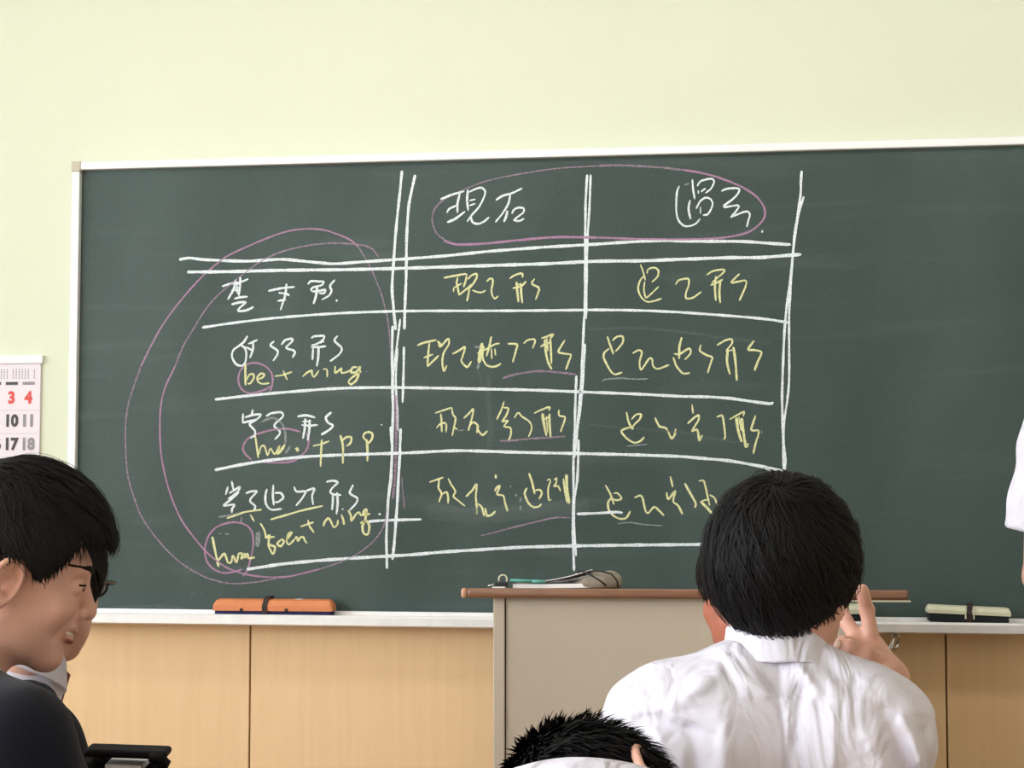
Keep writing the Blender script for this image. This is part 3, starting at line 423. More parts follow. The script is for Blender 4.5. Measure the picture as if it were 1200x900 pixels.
 ('chalk_character', None, [('y',4.5,[(556,1411),(574,1421),(592,1430),(590,1418)]), ('y',7.7,[(573,1416),(577,1385),(586,1354)]), ('y',7.1,[(586,1414),(590,1382),(596,1343),(602,1351)]), ('y',4.5,[(579,1418),(586,1382)]), ('y',5.2,[(621,1421),(610,1385),(627,1383),(627,1371),(621,1353),(614,1324)]), ('f',3.9,[(635,1382),(637,1375)])]),
 ('chalk_character', None, [('y',4.9,[(243,1246),(255,1225),(265,1197)]), ('y',4.9,[(264,1225),(273,1226),(284,1213),(273,1208),(259,1211)]), ('y',5.5,[(259,1214),(250,1203),(251,1185),(262,1170),(280,1161),(296,1164),(306,1181)])]),
 ('chalk_character', None, [('y',5.2,[(316,1214),(331,1220),(337,1213),(344,1182),(351,1176),(366,1191),(378,1182),(391,1169)])]),
 ('chalk_character', None, [('y',5.5,[(407,1268),(413,1241)]), ('y',5.5,[(397,1228),(402,1211),(419,1231),(414,1205),(426,1195),(437,1173)])]),
 ('chalk_character', None, [('y',6.0,[(443,1251),(457,1225),(470,1201),(468,1189)]), ('f',4.4,[(460,1199),(460,1196)])]),
 ('chalk_character', None, [('y',4.7,[(478,1256),(490,1257),(496,1237),(501,1213),(505,1195)]), ('y',6.6,[(482,1205),(493,1195),(514,1172)]), ('y',4.9,[(484,1206),(505,1211)]), ('y',4.9,[(505,1222),(517,1214),(525,1195)])]),
 ('chalk_dot', None, [('f',4.9,[(546,1225),(547,1222)])]),
 ('chalk_underline', None, [('f',3.5,[(274,1149),(305,1152),(338,1147),(387,1144)])]),
 ('dust_smear', 'faint wiped chalk dust', [('d',42.5,[(-217,1181),(-84,1168),(48,1178),(201,1195)])]),
 ('dust_smear', 'faint wiped chalk dust', [('d',15.5,[(-55,1527),(-58,1461),(-51,1395),(-57,1341)])]),
 ('dust_smear', 'faint wiped chalk dust', [('d',5.8,[(-84,1545),(-71,1494)])]),
 ('dust_smear', 'faint wiped chalk dust', [('d',7.7,[(202,1642),(311,1645),(419,1635),(547,1617),(664,1600)])]),
 ('dust_smear', 'faint wiped chalk dust', [('d',7.7,[(201,1399),(310,1389),(439,1378),(545,1358),(630,1341)])]),
 ('dust_smear', 'faint wiped chalk dust', [('d',9.7,[(-1060,924),(-966,929),(-862,926)])]),
 ('chalk_dot', None, [('d',13.5,[(-846,962),(-828,955)])]),
]
# ------------------------------------------------------------------ the room
XL, XR, YB, ZC = -2.95, 4.05, -9.0, 3.05
box('floor', (XL-0.2, YB-0.2, -0.12), (XR+0.2, 0.2, 0.0), M['floor'], kind='structure')
box('ceiling', (XL-0.2, YB-0.2, ZC), (XR+0.2, 0.2, ZC+0.12), M['ceiling'], kind='structure')
wf = box('wall_front', (XL-0.2, 0.0, 0.0), (XR+0.2, 0.2, ZC), M['wall'], kind='structure')
box('wall_right', (XR, YB, 0.0), (XR+0.2, 0.0, ZC), M['plaster'], kind='structure')
box('wall_back', (XL-0.2, YB-0.2, 0.0), (XR+0.2, YB, ZC), M['plaster'], kind='structure')
bm = bmesh.new()
WY = [(-2.45, -0.65), (-4.55, -2.75), (-6.65, -4.85), (-8.75, -6.95)]
add_box(bm, (XL-0.2, YB, 0), (XL, 0, 0.95)); add_box(bm, (XL-0.2, YB, 2.75), (XL, 0, ZC))
for a, b in [(-0.65, 0.0), (-2.75, -2.45), (-4.85, -4.55), (-6.95, -6.65), (YB, -8.75)]:
    add_box(bm, (XL-0.2, a, 0.95), (XL, b, 2.75))
link('wall_left', bm_mesh(bm), M['plaster'], kind='structure')
for i, (a, b) in enumerate(WY):
    w = box('window_%d' % (i+1), (XL-0.13, a, 0.95), (XL-0.08, b, 0.99), M['white_metal'], kind='structure')
    bm = bmesh.new(); y0, y1 = a, b; mid = (a+b)/2
    for q0, q1 in [((y0, .99), (y0+.04, 2.75)), ((y1-.04, .99), (y1, 2.75)), ((y0+.04, 2.71), (y1-.04, 2.75)), ((mid-.025, .99), (mid+.025, 2.71))]:
        add_box(bm, (XL-0.13, q0[0], q0[1]), (XL-0.08, q1[0], q1[1]))
    link('window_frame', bm_mesh(bm), M['white_metal'], w)
    for p0, p1 in ((y0+.04, mid-.025), (mid+.025, y1-.04)):
        box('pane', (XL-0.108, p0, .99), (XL-0.102, p1, 2.71), M['pane'], w)
# wood wainscot under and beside the board: separate sheets with a dark groove between them
gr = box('groove_backing', (XL, -0.006, 0.08), (XR, 0.0, 0.905), M['groove'], wf)
xj = [XL, -2.437, -1.559, -0.681, 0.198, 1.077, 1.956, 2.835, 3.714, XR]
for a, b in zip(xj[:-1], xj[1:]):
    box('wood_panel', (a+0.0022, -0.020, 0.082), (b-0.0022, -0.006, 0.905), M['wood_panel'], wf, bev=0.0012, seg=1)
box('trim_1', (XL, -0.024, 0.905), (-1.19, 0.0, 0.925), M['wood_panel'], kind='structure', bev=0.002, seg=1)
box('baseboard_front', (XL, -0.026, 0.0), (XR, 0.0, 0.08), M['groove'], kind='structure')

# the board lamp: one long shaded fitting hung from the ceiling in front of the blackboard
bl_ = thing('board_lamp', 'long white shaded lamp hung from the ceiling in front of the chalkboard', 'lamp', (0.6, -1.15, 2.80))
box('housing', (-1.85, -0.15, 0.03), (1.85, 0.15, 0.08), M['white_metal'], bl_, bev=0.01)
box('reflector', (-1.85, -0.165, -0.06), (1.85, -0.155, 0.07), M['white_metal'], bl_)
for s in (-1, 0, 1): tube('hanger', [(1.5*s, 0, 0.08), (1.5*s, 0, 0.25)], 0.008, M['steel'], bl_)
for xx in (-1.25, 0.0, 1.25):
    l = bpy.data.lights.new('tube_light', 'AREA'); l.shape = 'RECTANGLE'; l.size = 1.2; l.size_y = 0.28; l.energy = 5.5; l.color = (1.0, 0.985, 0.95)
    o = bpy.data.objects.new('tube_light', l); COL.objects.link(o); o.parent = bl_; o.location = (xx, 0, 0.0); o.rotation_euler = (R(36), 0, 0)

# ------------------------------------------------------------------ chalkboard
BX0, BX1, BZ0, BZ1 = -1.158, 2.44, 0.922, 2.086
board = thing('chalkboard', 'long green chalkboard with a ruled table written in white, yellow and pink chalk', 'chalkboard', (0, 0, BZ0))
def bl(o): o.parent = board; o.location = (0, 0, -BZ0); return o
bl(box('writing_surface', (BX0, -0.020, BZ0), (BX1, -0.001, BZ1), M['board']))
bl(box('frame_rail', (BX0-0.004, -0.036, BZ1), (BX1+0.004, -0.001, BZ1+0.021), M['white_metal'], bev=0.003, label='white aluminium top rail'))
bl(box('frame_rail', (BX0-0.022, -0.036, BZ0-0.02), (BX0, -0.001, BZ1-0.004), M['white_metal'], bev=0.003, label='white aluminium left rail'))
bl(box('frame_rail', (BX1, -0.036, BZ0-0.02), (BX1+0.022, -0.001, BZ1-0.004), M['white_metal'], bev=0.003, label='white aluminium right rail'))
bl(box('corner_cap', (BX0-0.0235, -0.039, BZ1-0.005), (BX0+0.003, -0.001, BZ1+0.0225), M['corner'], bev=0.003, label='beige plastic corner cap'))
bl(box('corner_cap', (BX1-0.003, -0.039, BZ1-0.005), (BX1+0.0235, -0.001, BZ1+0.0225), M['corner'], bev=0.003, label='beige plastic corner cap'))
# chalk ledge: an aluminium extrusion with a front lip
bm = bmesh.new()
prof = [(-0.001, 0.922), (-0.030, 0.922), (-0.034, 0.910), (-0.092, 0.910), (-0.096, 0.917), (-0.104, 0.917), (-0.108, 0.912), (-0.108, 0.893), (-0.100, 0.889), (-0.001, 0.889)]
ends = []
for x in (BX0-0.022, BX1+0.022):
    ends.append([bm.verts.new((x, y, z)) for y, z in prof])
for i in range(len(prof)):
    j = (i+1) % len(prof); bm.faces.new((ends[0][i], ends[0][j], ends[1][j], ends[1][i]))
bm.faces.new(ends[0]); bm.faces.new(list(reversed(ends[1])))
tr = bl(link('chalk_tray', bm_mesh(bm), M['tray']))

def ribbon(paths):
    """flat strokes of chalk lying on the board; paths: (points mm, width mm, layer)"""
    V, F, MI = [], [], []
    for pts, w, lay, mi in paths:
        P = smooth_path(pts, 4.0); k = len(P)
        T = np.gradient(P, axis=0); T /= (np.linalg.norm(T, axis=1)[:, None]+1e-9); Nn = np.stack([-T[:, 1], T[:, 0]], -1)
        wv = w*0.5*(0.92+0.10*np.sin(np.arange(k)*0.31+w)+rng.normal(0, 0.04, k))
        if k > 4: wv[0] *= 0.55; wv[-1] *= 0.45; wv[1] *= 0.9; wv[-2] *= 0.85
        wob = rng.normal(0, 0.10, k)
        y = -0.0203-0.00004*lay
        for i in range(k):
            for s in (-1, 1):
                q = P[i]+Nn[i]*(wv[i]*s+wob[i]); V.append((q[0]/1000, y, q[1]/1000))
        b = len(V)-2*k
        for i in range(k-1):
            F.append((b+2*i, b+2*i+1, b+2*i+3, b+2*i+2)); MI.append(mi)
    me = bpy.data.meshes.new('chalk'); me.from_pydata(V, [], F)
    used = sorted(set(MI)); keys = 'wypfqd'
    for u in used: me.materials.append(CM[keys[u]])
    me.polygons.foreach_set('material_index', [used.index(i) for i in MI]); me.update(); return me
lay = 0
for name, label, strokes in CHALK:
    paths = []
    for c, w, pts in strokes:
        lay += 1; paths.append((pts, w, lay % 14, 'wypfqd'.index(c)))
    bl(link(name, ribbon(paths), None, None, label))

# ------------------------------------------------------------------ erasers on the ledge
def eraser(name, x0, x1, yc, hgt, dep, topm, feltm, label, strap_x, knobs=(), tilt=0.0, group=None, ff=0.34, ch=0.017, edge=0.45):
    L = x1-x0; t = thing(name, label, 'eraser', ((x0+x1)/2, yc, 0.9105), 0, group); t.rotation_euler = (0, tilt, R(1.5))
    fh = hgt*ff
    box('felt_pad', (-L/2+0.004, -dep/2+0.003, 0.0), (L/2-0.004, dep/2-0.003, fh), feltm, t, bev=0.003)
    # body with chamfered ends and a rounded grip
    bm = bmesh.new(); sec = [(-dep/2, fh), (-dep/2, fh+(hgt-fh)*0.45), (-dep*0.36, hgt*0.93), (-dep*0.2, hgt), (dep*0.2, hgt), (dep*0.36, hgt*0.93), (dep/2, fh+(hgt-fh)*0.45), (dep/2, fh)]
    rings = []
    for xx, tp in ((-L/2, edge), (-L/2+ch*0.5, (edge+1.2)/2), (-L/2+ch, 1.0), (0, 1.0), (L/2-ch, 1.0), (L/2-ch*0.5, (edge+1.2)/2), (L/2, edge)):
        rings.append([bm.verts.new((xx, y*(0.86+0.14*tp), fh+(z-fh)*tp)) for y, z in sec])
    for a, b in zip(rings[:-1], rings[1:]):
        for i in range(len(sec)):
            j = (i+1) % len(sec); bm.faces.new((a[i], a[j], b[j], b[i]))
    bm.faces.new(rings[0]); bm.faces.new(list(reversed(rings[-1])))
    link('grip', bm_mesh(bm), topm, t)
    if strap_x is not None:
        pts = [(strap_x, -dep/2-0.0015, fh*0.2), (strap_x-0.002, -dep/2-0.002, hgt*0.6), (strap_x+0.001, -dep*0.37, hgt+0.001), (strap_x+0.005, -dep*0.1, hgt+0.007), (strap_x+0.007, dep*0.15, hgt+0.007), (strap_x+0.004, dep*0.38, hgt+0.001), (strap_x, dep/2+0.002, hgt*0.5)]
        bm = bmesh.new(); prev = None
        for p in pts:
            a = [bm.verts.new((p[0]+dx, p[1], p[2])) for dx in (-0.0065, 0.0065)]
            if prev: bm.faces.new((prev[0], prev[1], a[1], a[0]))
            prev = a
        me = bm_mesh(bm); o = link('strap', me, M['strap'], t); md = o.modifiers.new('t', 'SOLIDIFY'); md.thickness = 0.002; md.offset = 0
    for kx in knobs:
        me = tube_mesh([[(kx, -dep/2-0.0025, fh+0.003), (kx, -dep/2+0.001, fh+0.003)]], 0.0042, 10); link('rivet', me, M['strap'], t)
    return t
e1 = eraser('board_eraser', -0.759, -0.448, -0.066, 0.044, 0.052, M['orange'], M['navy'], 'long orange chalkboard eraser with dark felt lying on the white ledge', -0.018, (-0.080, 0.037), ch=0.011, edge=0.6)
bm = bmesh.new(); add_box(bm, (0.056, -0.012, 0.0438), (0.072, 0.012, 0.0443)); link('chalk_smudge', bm_mesh(bm), M['chalk_dust'], e1, 'white chalk smudge')
e2 = eraser('board_eraser', 1.026, 1.221, -0.066, 0.040, 0.050, M['cream'], M['black_felt'], 'small cream and black chalkboard eraser near the right end of the ledge', 0.0, (), R(2.2), ff=0.52, ch=0.006, edge=0.7)
e2.location.z = 0.9145
for dx in (-0.009, 0.010):
    box('band_clip', (dx-0.0018, -0.027, 0.010), (dx+0.0018, 0.020, 0.039), M['cream'], e2, bev=0.001, label='cream plastic edge of the strap')
e3 = eraser('board_eraser', 0.74, 0.875, -0.066, 0.047, 0.052, M['cream'], M['black_felt'], 'beige chalkboard eraser half hidden behind the raised fingers', None, ff=0.5, ch=0.006, edge=0.7)

# hook hanging from under the ledge
hk = thing('hanging_hook', 'small tarnished metal hook hanging below the ledge behind the raised hand', 'hook', (0.945, -0.085, 0.889))
tube('hook_ring', [(0.006+0.009*math.cos(a), 0, -0.012+0.012*math.sin(a)) for a in np.linspace(-0.4, 5.2, 14)], 0.0022, M['chrome'], hk)
tube('hook_shaft', [(0.004, 0, 0.0), (-0.001, 0, -0.02), (-0.006, -0.002, -0.034), (-0.014, -0.002, -0.052), (-0.020, 0, -0.064)], [0.004, 0.0045, 0.007, 0.006, 0.002], M['chrome'], hk)
tube('hook_tip', [(0.012, 0, -0.02), (0.009, -0.003, -0.033), (0.001, -0.004, -0.04)], 0.0035, M['chrome'], hk)

# ------------------------------------------------------------------ wall calendar
cal = thing('wall_calendar', 'white wall calendar with red and grey dates hanging left of the chalkboard', 'calendar', (-1.50, 0, 1.57))
def cl(o): o.parent = cal; o.location = (1.50, 0, -1.57); return o
cl(box('date_sheet', (-1.735, -0.0065, 1.145), (-1.2715, -0.001, 1.572), M['calendar']))
cl(box('top_strip', (-1.742, -0.012, 1.571), (-1.2655, -0.001, 1.592), M['paper'], bev=0.001, label='white card strip at the top'))
def text_mesh(s, size, bold=0.0):
    cu = bpy.data.curves.new('txt', 'FONT'); cu.body = s; cu.size = size; cu.align_x = 'CENTER'; cu.align_y = 'CENTER'; cu.offset = bold; cu.resolution_u = 3
    o = bpy.data.objects.new('txt', cu); COL.objects.link(o); dg = bpy.context.evaluated_depsgraph_get(); dg.update()
    me = bpy.data.meshes.new_from_object(o.evaluated_get(dg)); bpy.data.objects.remove(o); bpy.data.curves.remove(cu)
    me.materials.clear(); return me
def put_text(name, s, x, z, size, m, bold, sx=1.0):
    me = text_mesh(s, size, bold)
    for v in me.vertices: v.co = Vector((v.co.x*sx+x, -0.0072, v.co.y+z))
    return cl(link(name, me, m))
DX = 0.0475; XC = -1.304
rows = [(1.478, (('2', 'dark'), ('3', 'red'), ('4', 'red'))), (1.416, (('9', 'dark'), ('10', 'dark'), ('11', 'grey'))), (1.3535, (('16', 'dark'), ('17', 'dark'), ('18', 'grey'))), (1.291, (('23', 'dark'), ('24', 'dark'), ('25', 'grey'))), (1.229, (('30', 'dark'), ('31', 'dark')))]
for z, cols in rows:
    for k, (s, c) in enumerate(cols):
        put_text('date_number', s, XC-DX*(2-k), z, 0.043, M[c+'_ink'], 0.0022, 0.92)
for k in range(9):
    cl(box('weekday_mark', (XC-DX*k-0.017, -0.0072, 1.5135), (XC-DX*k+0.017, -0.0065, 1.5215), M['grey_ink' if k == 0 else 'dark_ink']))
bm = bmesh.new()
for i in range(26):
    x = -1.2885-0.0085*i*1.0
    if i % 7 == 1: continue
    for j in range(5): add_box(bm, (x-0.0017, -0.0069, 1.530+j*0.0055), (x+0.0017, -0.0065, 1.5332+j*0.0055))
o = cl(link('small_month_print', bm_mesh(bm), M['grey_ink'])); o['kind'] = 'stuff'
bm = bmesh.new()
for z in (1.445, 1.383, 1.321, 1.258, 1.197): add_box(bm, (-1.73, -0.0068, z-0.0003), (-1.274, -0.0065, z+0.0003))
cl(link('ruled_line', bm_mesh(bm), M['grey_ink']))

# ------------------------------------------------------------------ teacher's podium (writing top slopes down towards the blackboard side)
PF = at(578, 698, 3.33)
pod = thing('podium', 'beige steel teacher podium with a brown wood edged sloping top', 'podium', (0, 0, 0), R(3.5))
pc = np.array([PF[0], PF[1]]); pod.location = (PF[0], PF[1], 0)
PW, PD, PH = 0.722, 0.46, 1.020
def ploc(*a): return a
box('front_panel', (0.026, 0.006, 0.03), (PW-0.026, 0.018, PH), M['podium'], pod)
box('corner_post', (0.0, 0.0, 0.0), (0.0235, 0.03, PH), M['podium'], pod, bev=0.002, label='left corner post')
box('corner_post', (PW-0.0235, 0.0, 0.0), (PW, 0.03, PH), M['podium'], pod, bev=0.002, label='right corner post')
box('shadow_gap', (0.0235, 0.010, 0.03), (PW-0.0235, 0.014, PH-0.001), M['dark'], pod)
def sidep(x0, x1):
    bm = bmesh.new(); vs = []
    for x in (x0, x1): vs.append([bm.verts.new(p) for p in ((x, 0.03, 0), (x, PD, 0), (x, PD, PH-0.036), (x, 0.03, PH-0.003))])
    for i in range(4): bm.faces.new((vs[0][i], vs[0][(i+1) % 4], vs[1][(i+1) % 4], vs[1][i]))
    bm.faces.new(vs[0]); bm.faces.new(list(reversed(vs[1]))); return bm_mesh(bm)
link('side_panel', sidep(0.002, 0.018), M['podium'], pod); link('side_panel', sidep(PW-0.018, PW-0.002), M['podium'], pod)
box('shelf', (0.018, 0.03, 0.66), (PW-0.018, PD-0.02, 0.675), M['podium'], pod)
mt = Matrix.Translation((0, -0.028, PH)) @ Matrix.Rotation(R(-3.9), 4, 'X')
box('top_board', (-0.060, 0.014, 0.0), (PW+0.104, PD+0.05, 0.0185), M['podium_top'], pod, mtx=mt)
box('top_edging', (-0.052, 0.0, -0.001), (PW+0.115, 0.0142, 0.0195), M['podium_edge'], pod, bev=0.006, seg=3, mtx=mt, smooth=True, label='rounded brown wood edging')
box('edge_cap', (-0.064, -0.0005, -0.0012), (-0.0515, 0.0142, 0.0195), M['endcap'], pod, bev=0.0058, seg=3, mtx=mt, smooth=True, label='pale worn corner of the edging')
box('edge_strip', (PW-0.02, 0.002, -0.005), (PW+0.118, 0.010, -0.001), M['chrome'], pod, mtx=mt, label='thin metal strip under the edging')

def on_top(x, y, z=0.0):       # a point on the sloping top in world space
    v = Matrix.Translation(pod.location) @ Matrix.Rotation(R(3.5), 4, 'Z') @ mt @ Vector((x, y, 0.0195+z)); return v
TOPROT = (Matrix.Rotation(R(3.5), 3, 'Z') @ Matrix.Rotation(R(-3.9), 3, 'X')).to_euler()
def toptilt(t): t.rotation_euler = TOPROT; return t
S3 = 3.33/1900   # metres per pixel at the podium
# stack of papers: three curling sheaves
pp = toptilt(thing('paper_stack', 'stack of white papers with curling grey edged pages on the podium', 'papers', on_top(0.02, 0.03)))
def sheaf(name, x0, x1, z0, th, lift, m, y1=0.2, p=2.2):
    bm = bmesh.new(); n = 14; rr = []
    for i in range(n+1):
        t = i/n; x = x0+(x1-x0)*t; z = z0+lift*t**p
        rr.append([bm.verts.new(q) for q in ((x, 0, z), (x, y1, z), (x, y1, z+th), (x, 0, z+th))])
    for a, b in zip(rr[:-1], rr[1:]):
        for i in range(4): bm.faces.new((a[i], a[(i+1) % 4], b[(i+1) % 4], b[i]))
    bm.faces.new(rr[0]); bm.faces.new(list(reversed(rr[-1]))); return link(name, bm_mesh(bm), m, pp)
sheaf('paper_sheaf', 0.020, 0.185, 0.000, 0.0085, 0.002, M['paper'])
sheaf('paper_sheaf', 0.028, 0.165, 0.009, 0.003, 0.010, M['paper_grey'], p=2.0)
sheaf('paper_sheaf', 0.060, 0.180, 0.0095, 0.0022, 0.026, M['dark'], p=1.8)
sheaf('paper_sheaf', 0.055, 0.182, 0.012, 0.0016, 0.0255, M['paper'], p=1.7)
sheaf('paper_sheaf', 0.110, 0.183, 0.012, 0.004, 0.014, M['paper_grey'], p=1.6)
tp = toptilt(thing('teal_marker', 'teal marker pen lying across the papers on the podium', 'pen', on_top(0.035, 0.02, 0.012)))
tube('barrel', [(0.0, 0, 0.004), (0.045, 0.0, 0.002)], 0.0032, M['teal'], tp); tube('cap', [(0.045, 0, 0.002), (0.072, 0.0, 0.001)], 0.0036, M['teal'], tp)
cr = toptilt(thing('ring_clip', 'pale ring of a clip standing at the left end of the papers', 'ring', on_top(0.021, 0.012, 0.008)))
tube('ring', [(0.0085*math.cos(a), 0, 0.010+0.0085*math.sin(a)) for a in np.linspace(-0.6, PI+0.6, 14)], 0.0018, M['cream'], cr)
bc = toptilt(thing('black_clip', 'black binder clip on white paper at the left end of the podium papers', 'clip', on_top(-0.005, 0.018)))
box('clip_body', (0.008, 0, 0.003), (0.036, 0.03, 0.011), M['black'], bc, bev=0.002)
box('paper_slip', (0.004, -0.003, 0.0), (0.030, 0.035, 0.0028), M['paper'], bc)
tube('clip_wire', [(0.008, 0.01, 0.008), (-0.006, 0.01, 0.004), (-0.007, 0.02, 0.004), (0.008, 0.02, 0.008)], 0.0014, M['chrome'], bc)
pt = toptilt(thing('canvas_pouch', 'grey canvas pen pouch with black piping at the right of the papers', 'pouch', on_top(0.160, 0.03)))
def pouch(P):
    P = P.copy(); d = ell(P, (0.050, 0.035, 0.012), (0.054, 0.04, 0.027)); d = smax(d, -(P[:, 2]-0.0005), 0.004); d = smax(d, P[:, 2]-0.034, 0.012)
    d2 = cone(P, (0.015, 0.03, 0.016), (0.085, 0.04, 0.020), 0.013, 0.016); return smin(d, d2, 0.01)+0.0012*np.sin(P[:, 0]*180)*np.sin(P[:, 2]*120)
link('pouch_body', sdf_mesh(pouch, (-0.012, -0.012, -0.004), (0.116, 0.085, 0.05), 0.0026), M['canvas'], pt)
tube('piping', [(0.024, -0.002, 0.034), (0.040, -0.0055, 0.027), (0.056, -0.0065, 0.018), (0.072, -0.003, 0.006)], 0.0016, M['black'], pt)
tube('piping', [(0.030, 0.003, 0.035), (0.060, 0.000, 0.036), (0.082, -0.001, 0.030), (0.094, 0.001, 0.016), (0.096, 0.004, 0.004)], 0.0018, M['black'], pt)
box('zip_pull', (0.010, 0.002, 0.029), (0.027, 0.016, 0.038), M['black'], pt, bev=0.002, mtx=Matrix.Rotation(R(4), 4, 'Y'))

# ------------------------------------------------------------------ people
# head space: x right, y forwards (nose), z up, origin at the middle of the head; size about 0.155 x 0.19 x 0.235 m
def head_sdf(Q, smile=0.0, sc=1.0, ears=True):
    Q = Q/sc
    A = Q.copy(); A[:, 0] = np.abs(A[:, 0])
    d = ell(A, (0, -0.012, 0.034), (0.075, 0.094, 0.085))
    d = smin(d, ell(A, (0, 0.030, -0.030), (0.061, 0.062, 0.075)), 0.03)
    d = smin(d, cone(A, (0.050, -0.002, -0.050), (0.016, 0.068, -0.093), 0.019, 0.017), 0.035)      # jaw
    d = smin(d, ell(A, (0, 0.078, -0.095), (0.021, 0.016, 0.016)), 0.02)                            # chin
    d = smin(d, ell(A, (0.036, 0.062, -0.026), (0.023, 0.022, 0.022)), 0.02)                        # cheek
    d = smin(d, ell(A, (0, 0.076, 0.030), (0.050, 0.018, 0.016)), 0.02)                             # brow
    d = smax(d, -ell(A, (0.031, 0.103, 0.006), (0.018, 0.017, 0.012)), 0.012)                       # eye socket
    d = smin(d, cone(A, (0, 0.087, 0.016), (0, 0.108, -0.020), 0.0075, 0.0095), 0.012)              # nose bridge
    d = smin(d, sph(A, (0, 0.1085, -0.025), 0.0105), 0.006)
    d = smin(d, sph(A, (0.0135, 0.098, -0.029), 0.0085), 0.006)
    d = smax(d, -sph(A, (0.0070, 0.103, -0.0385), 0.0035), 0.003)
    d = smin(d, ell(A, (0, 0.089, -0.050), (0.026, 0.012, 0.016)), 0.012)                           # muzzle
    w = 0.024+0.011*smile
    zl = -0.0565+smile*0.006*(A[:, 0]/0.03)**2
    B = A.copy(); B[:, 2] -= smile*6.0*A[:, 0]**2
    d = smin(d, ell(B, (0, 0.0965, -0.053), (w, 0.0075, 0.0048)), 0.004)
    d = smin(d, ell(B, (0, 0.0945, -0.0650), (w*0.85, 0.0080, 0.0052)), 0.004)
    d = smax(d, -ell(B, (0, 0.104, -0.0590), (w*1.05, 0.014, 0.0014+0.0042*smile)), 0.0015)         # mouth line
    if smile: d = smax(d, -cone(A, (0.036, 0.088, -0.035), (0.040, 0.078, -0.062), 0.0035, 0.003), 0.008)
    # eyelids
    ey = ell(A, (0.031, 0.0785, 0.0065), (0.0150, 0.0135, 0.0125)); ey = smax(ey, -ell(A, (0.031, 0.096, 0.0055), (0.0125, 0.010, 0.0035)), 0.001)
    d = smin(d, ey, 0.004)
    # ears
    if ears:
        e = Q.copy(); e[:, 0] = np.abs(e[:, 0]); c = np.array([0.078, -0.014, -0.006]); Re = rotm(R(-10), 0, R(24)); q = (e-c)@Re
        k = L2(np.stack([q[:, 1]/0.0185, (q[:, 2]-0.004*0)/0.031], -1))
        rim = np.sqrt(((k-1)*0.0185*1.25)**2+(q[:, 0]-0.010)**2)-0.0042
        plate = smax(np.abs(q[:, 0]-0.004+0.10*q[:, 1])-0.0028, (k-1)*0.019, 0.003)
        ear = smin(plate, rim, 0.004); ear = smin(ear, ell(q, (0.007, 0.005, -0.027), (0.0055, 0.009, 0.0095)), 0.005)
        anti = np.abs(np.sqrt(((k-0.58)*0.019)**2+(q[:, 0]-0.007)**2))-0.0030; anti = smax(anti, q[:, 1]-0.003, 0.003)
        ear = smin(ear, anti, 0.003); ear = smax(ear, -ell(q, (0.006, 0.005, -0.004), (0.006, 0.0065, 0.010)), 0.003)
        ear = smin(ear, ell(q, (0.005, 0.0145, -0.007), (0.004, 0.004, 0.006)), 0.003)
        d = smin(d, ear, 0.006)
    return d*sc
def head_pose(hc, yaw=0.0, pitch=0.0, roll=0.0):
    """matrix taking body space to head space"""
    Rm = rotm(0, 0, yaw) @ rotm(pitch, 0, 0) @ rotm(0, roll, 0); hc = np.array(hc, float)
    return (lambda P: (P-hc)@Rm), (lambda Q: np.asarray(Q)@Rm.T+hc), Rm

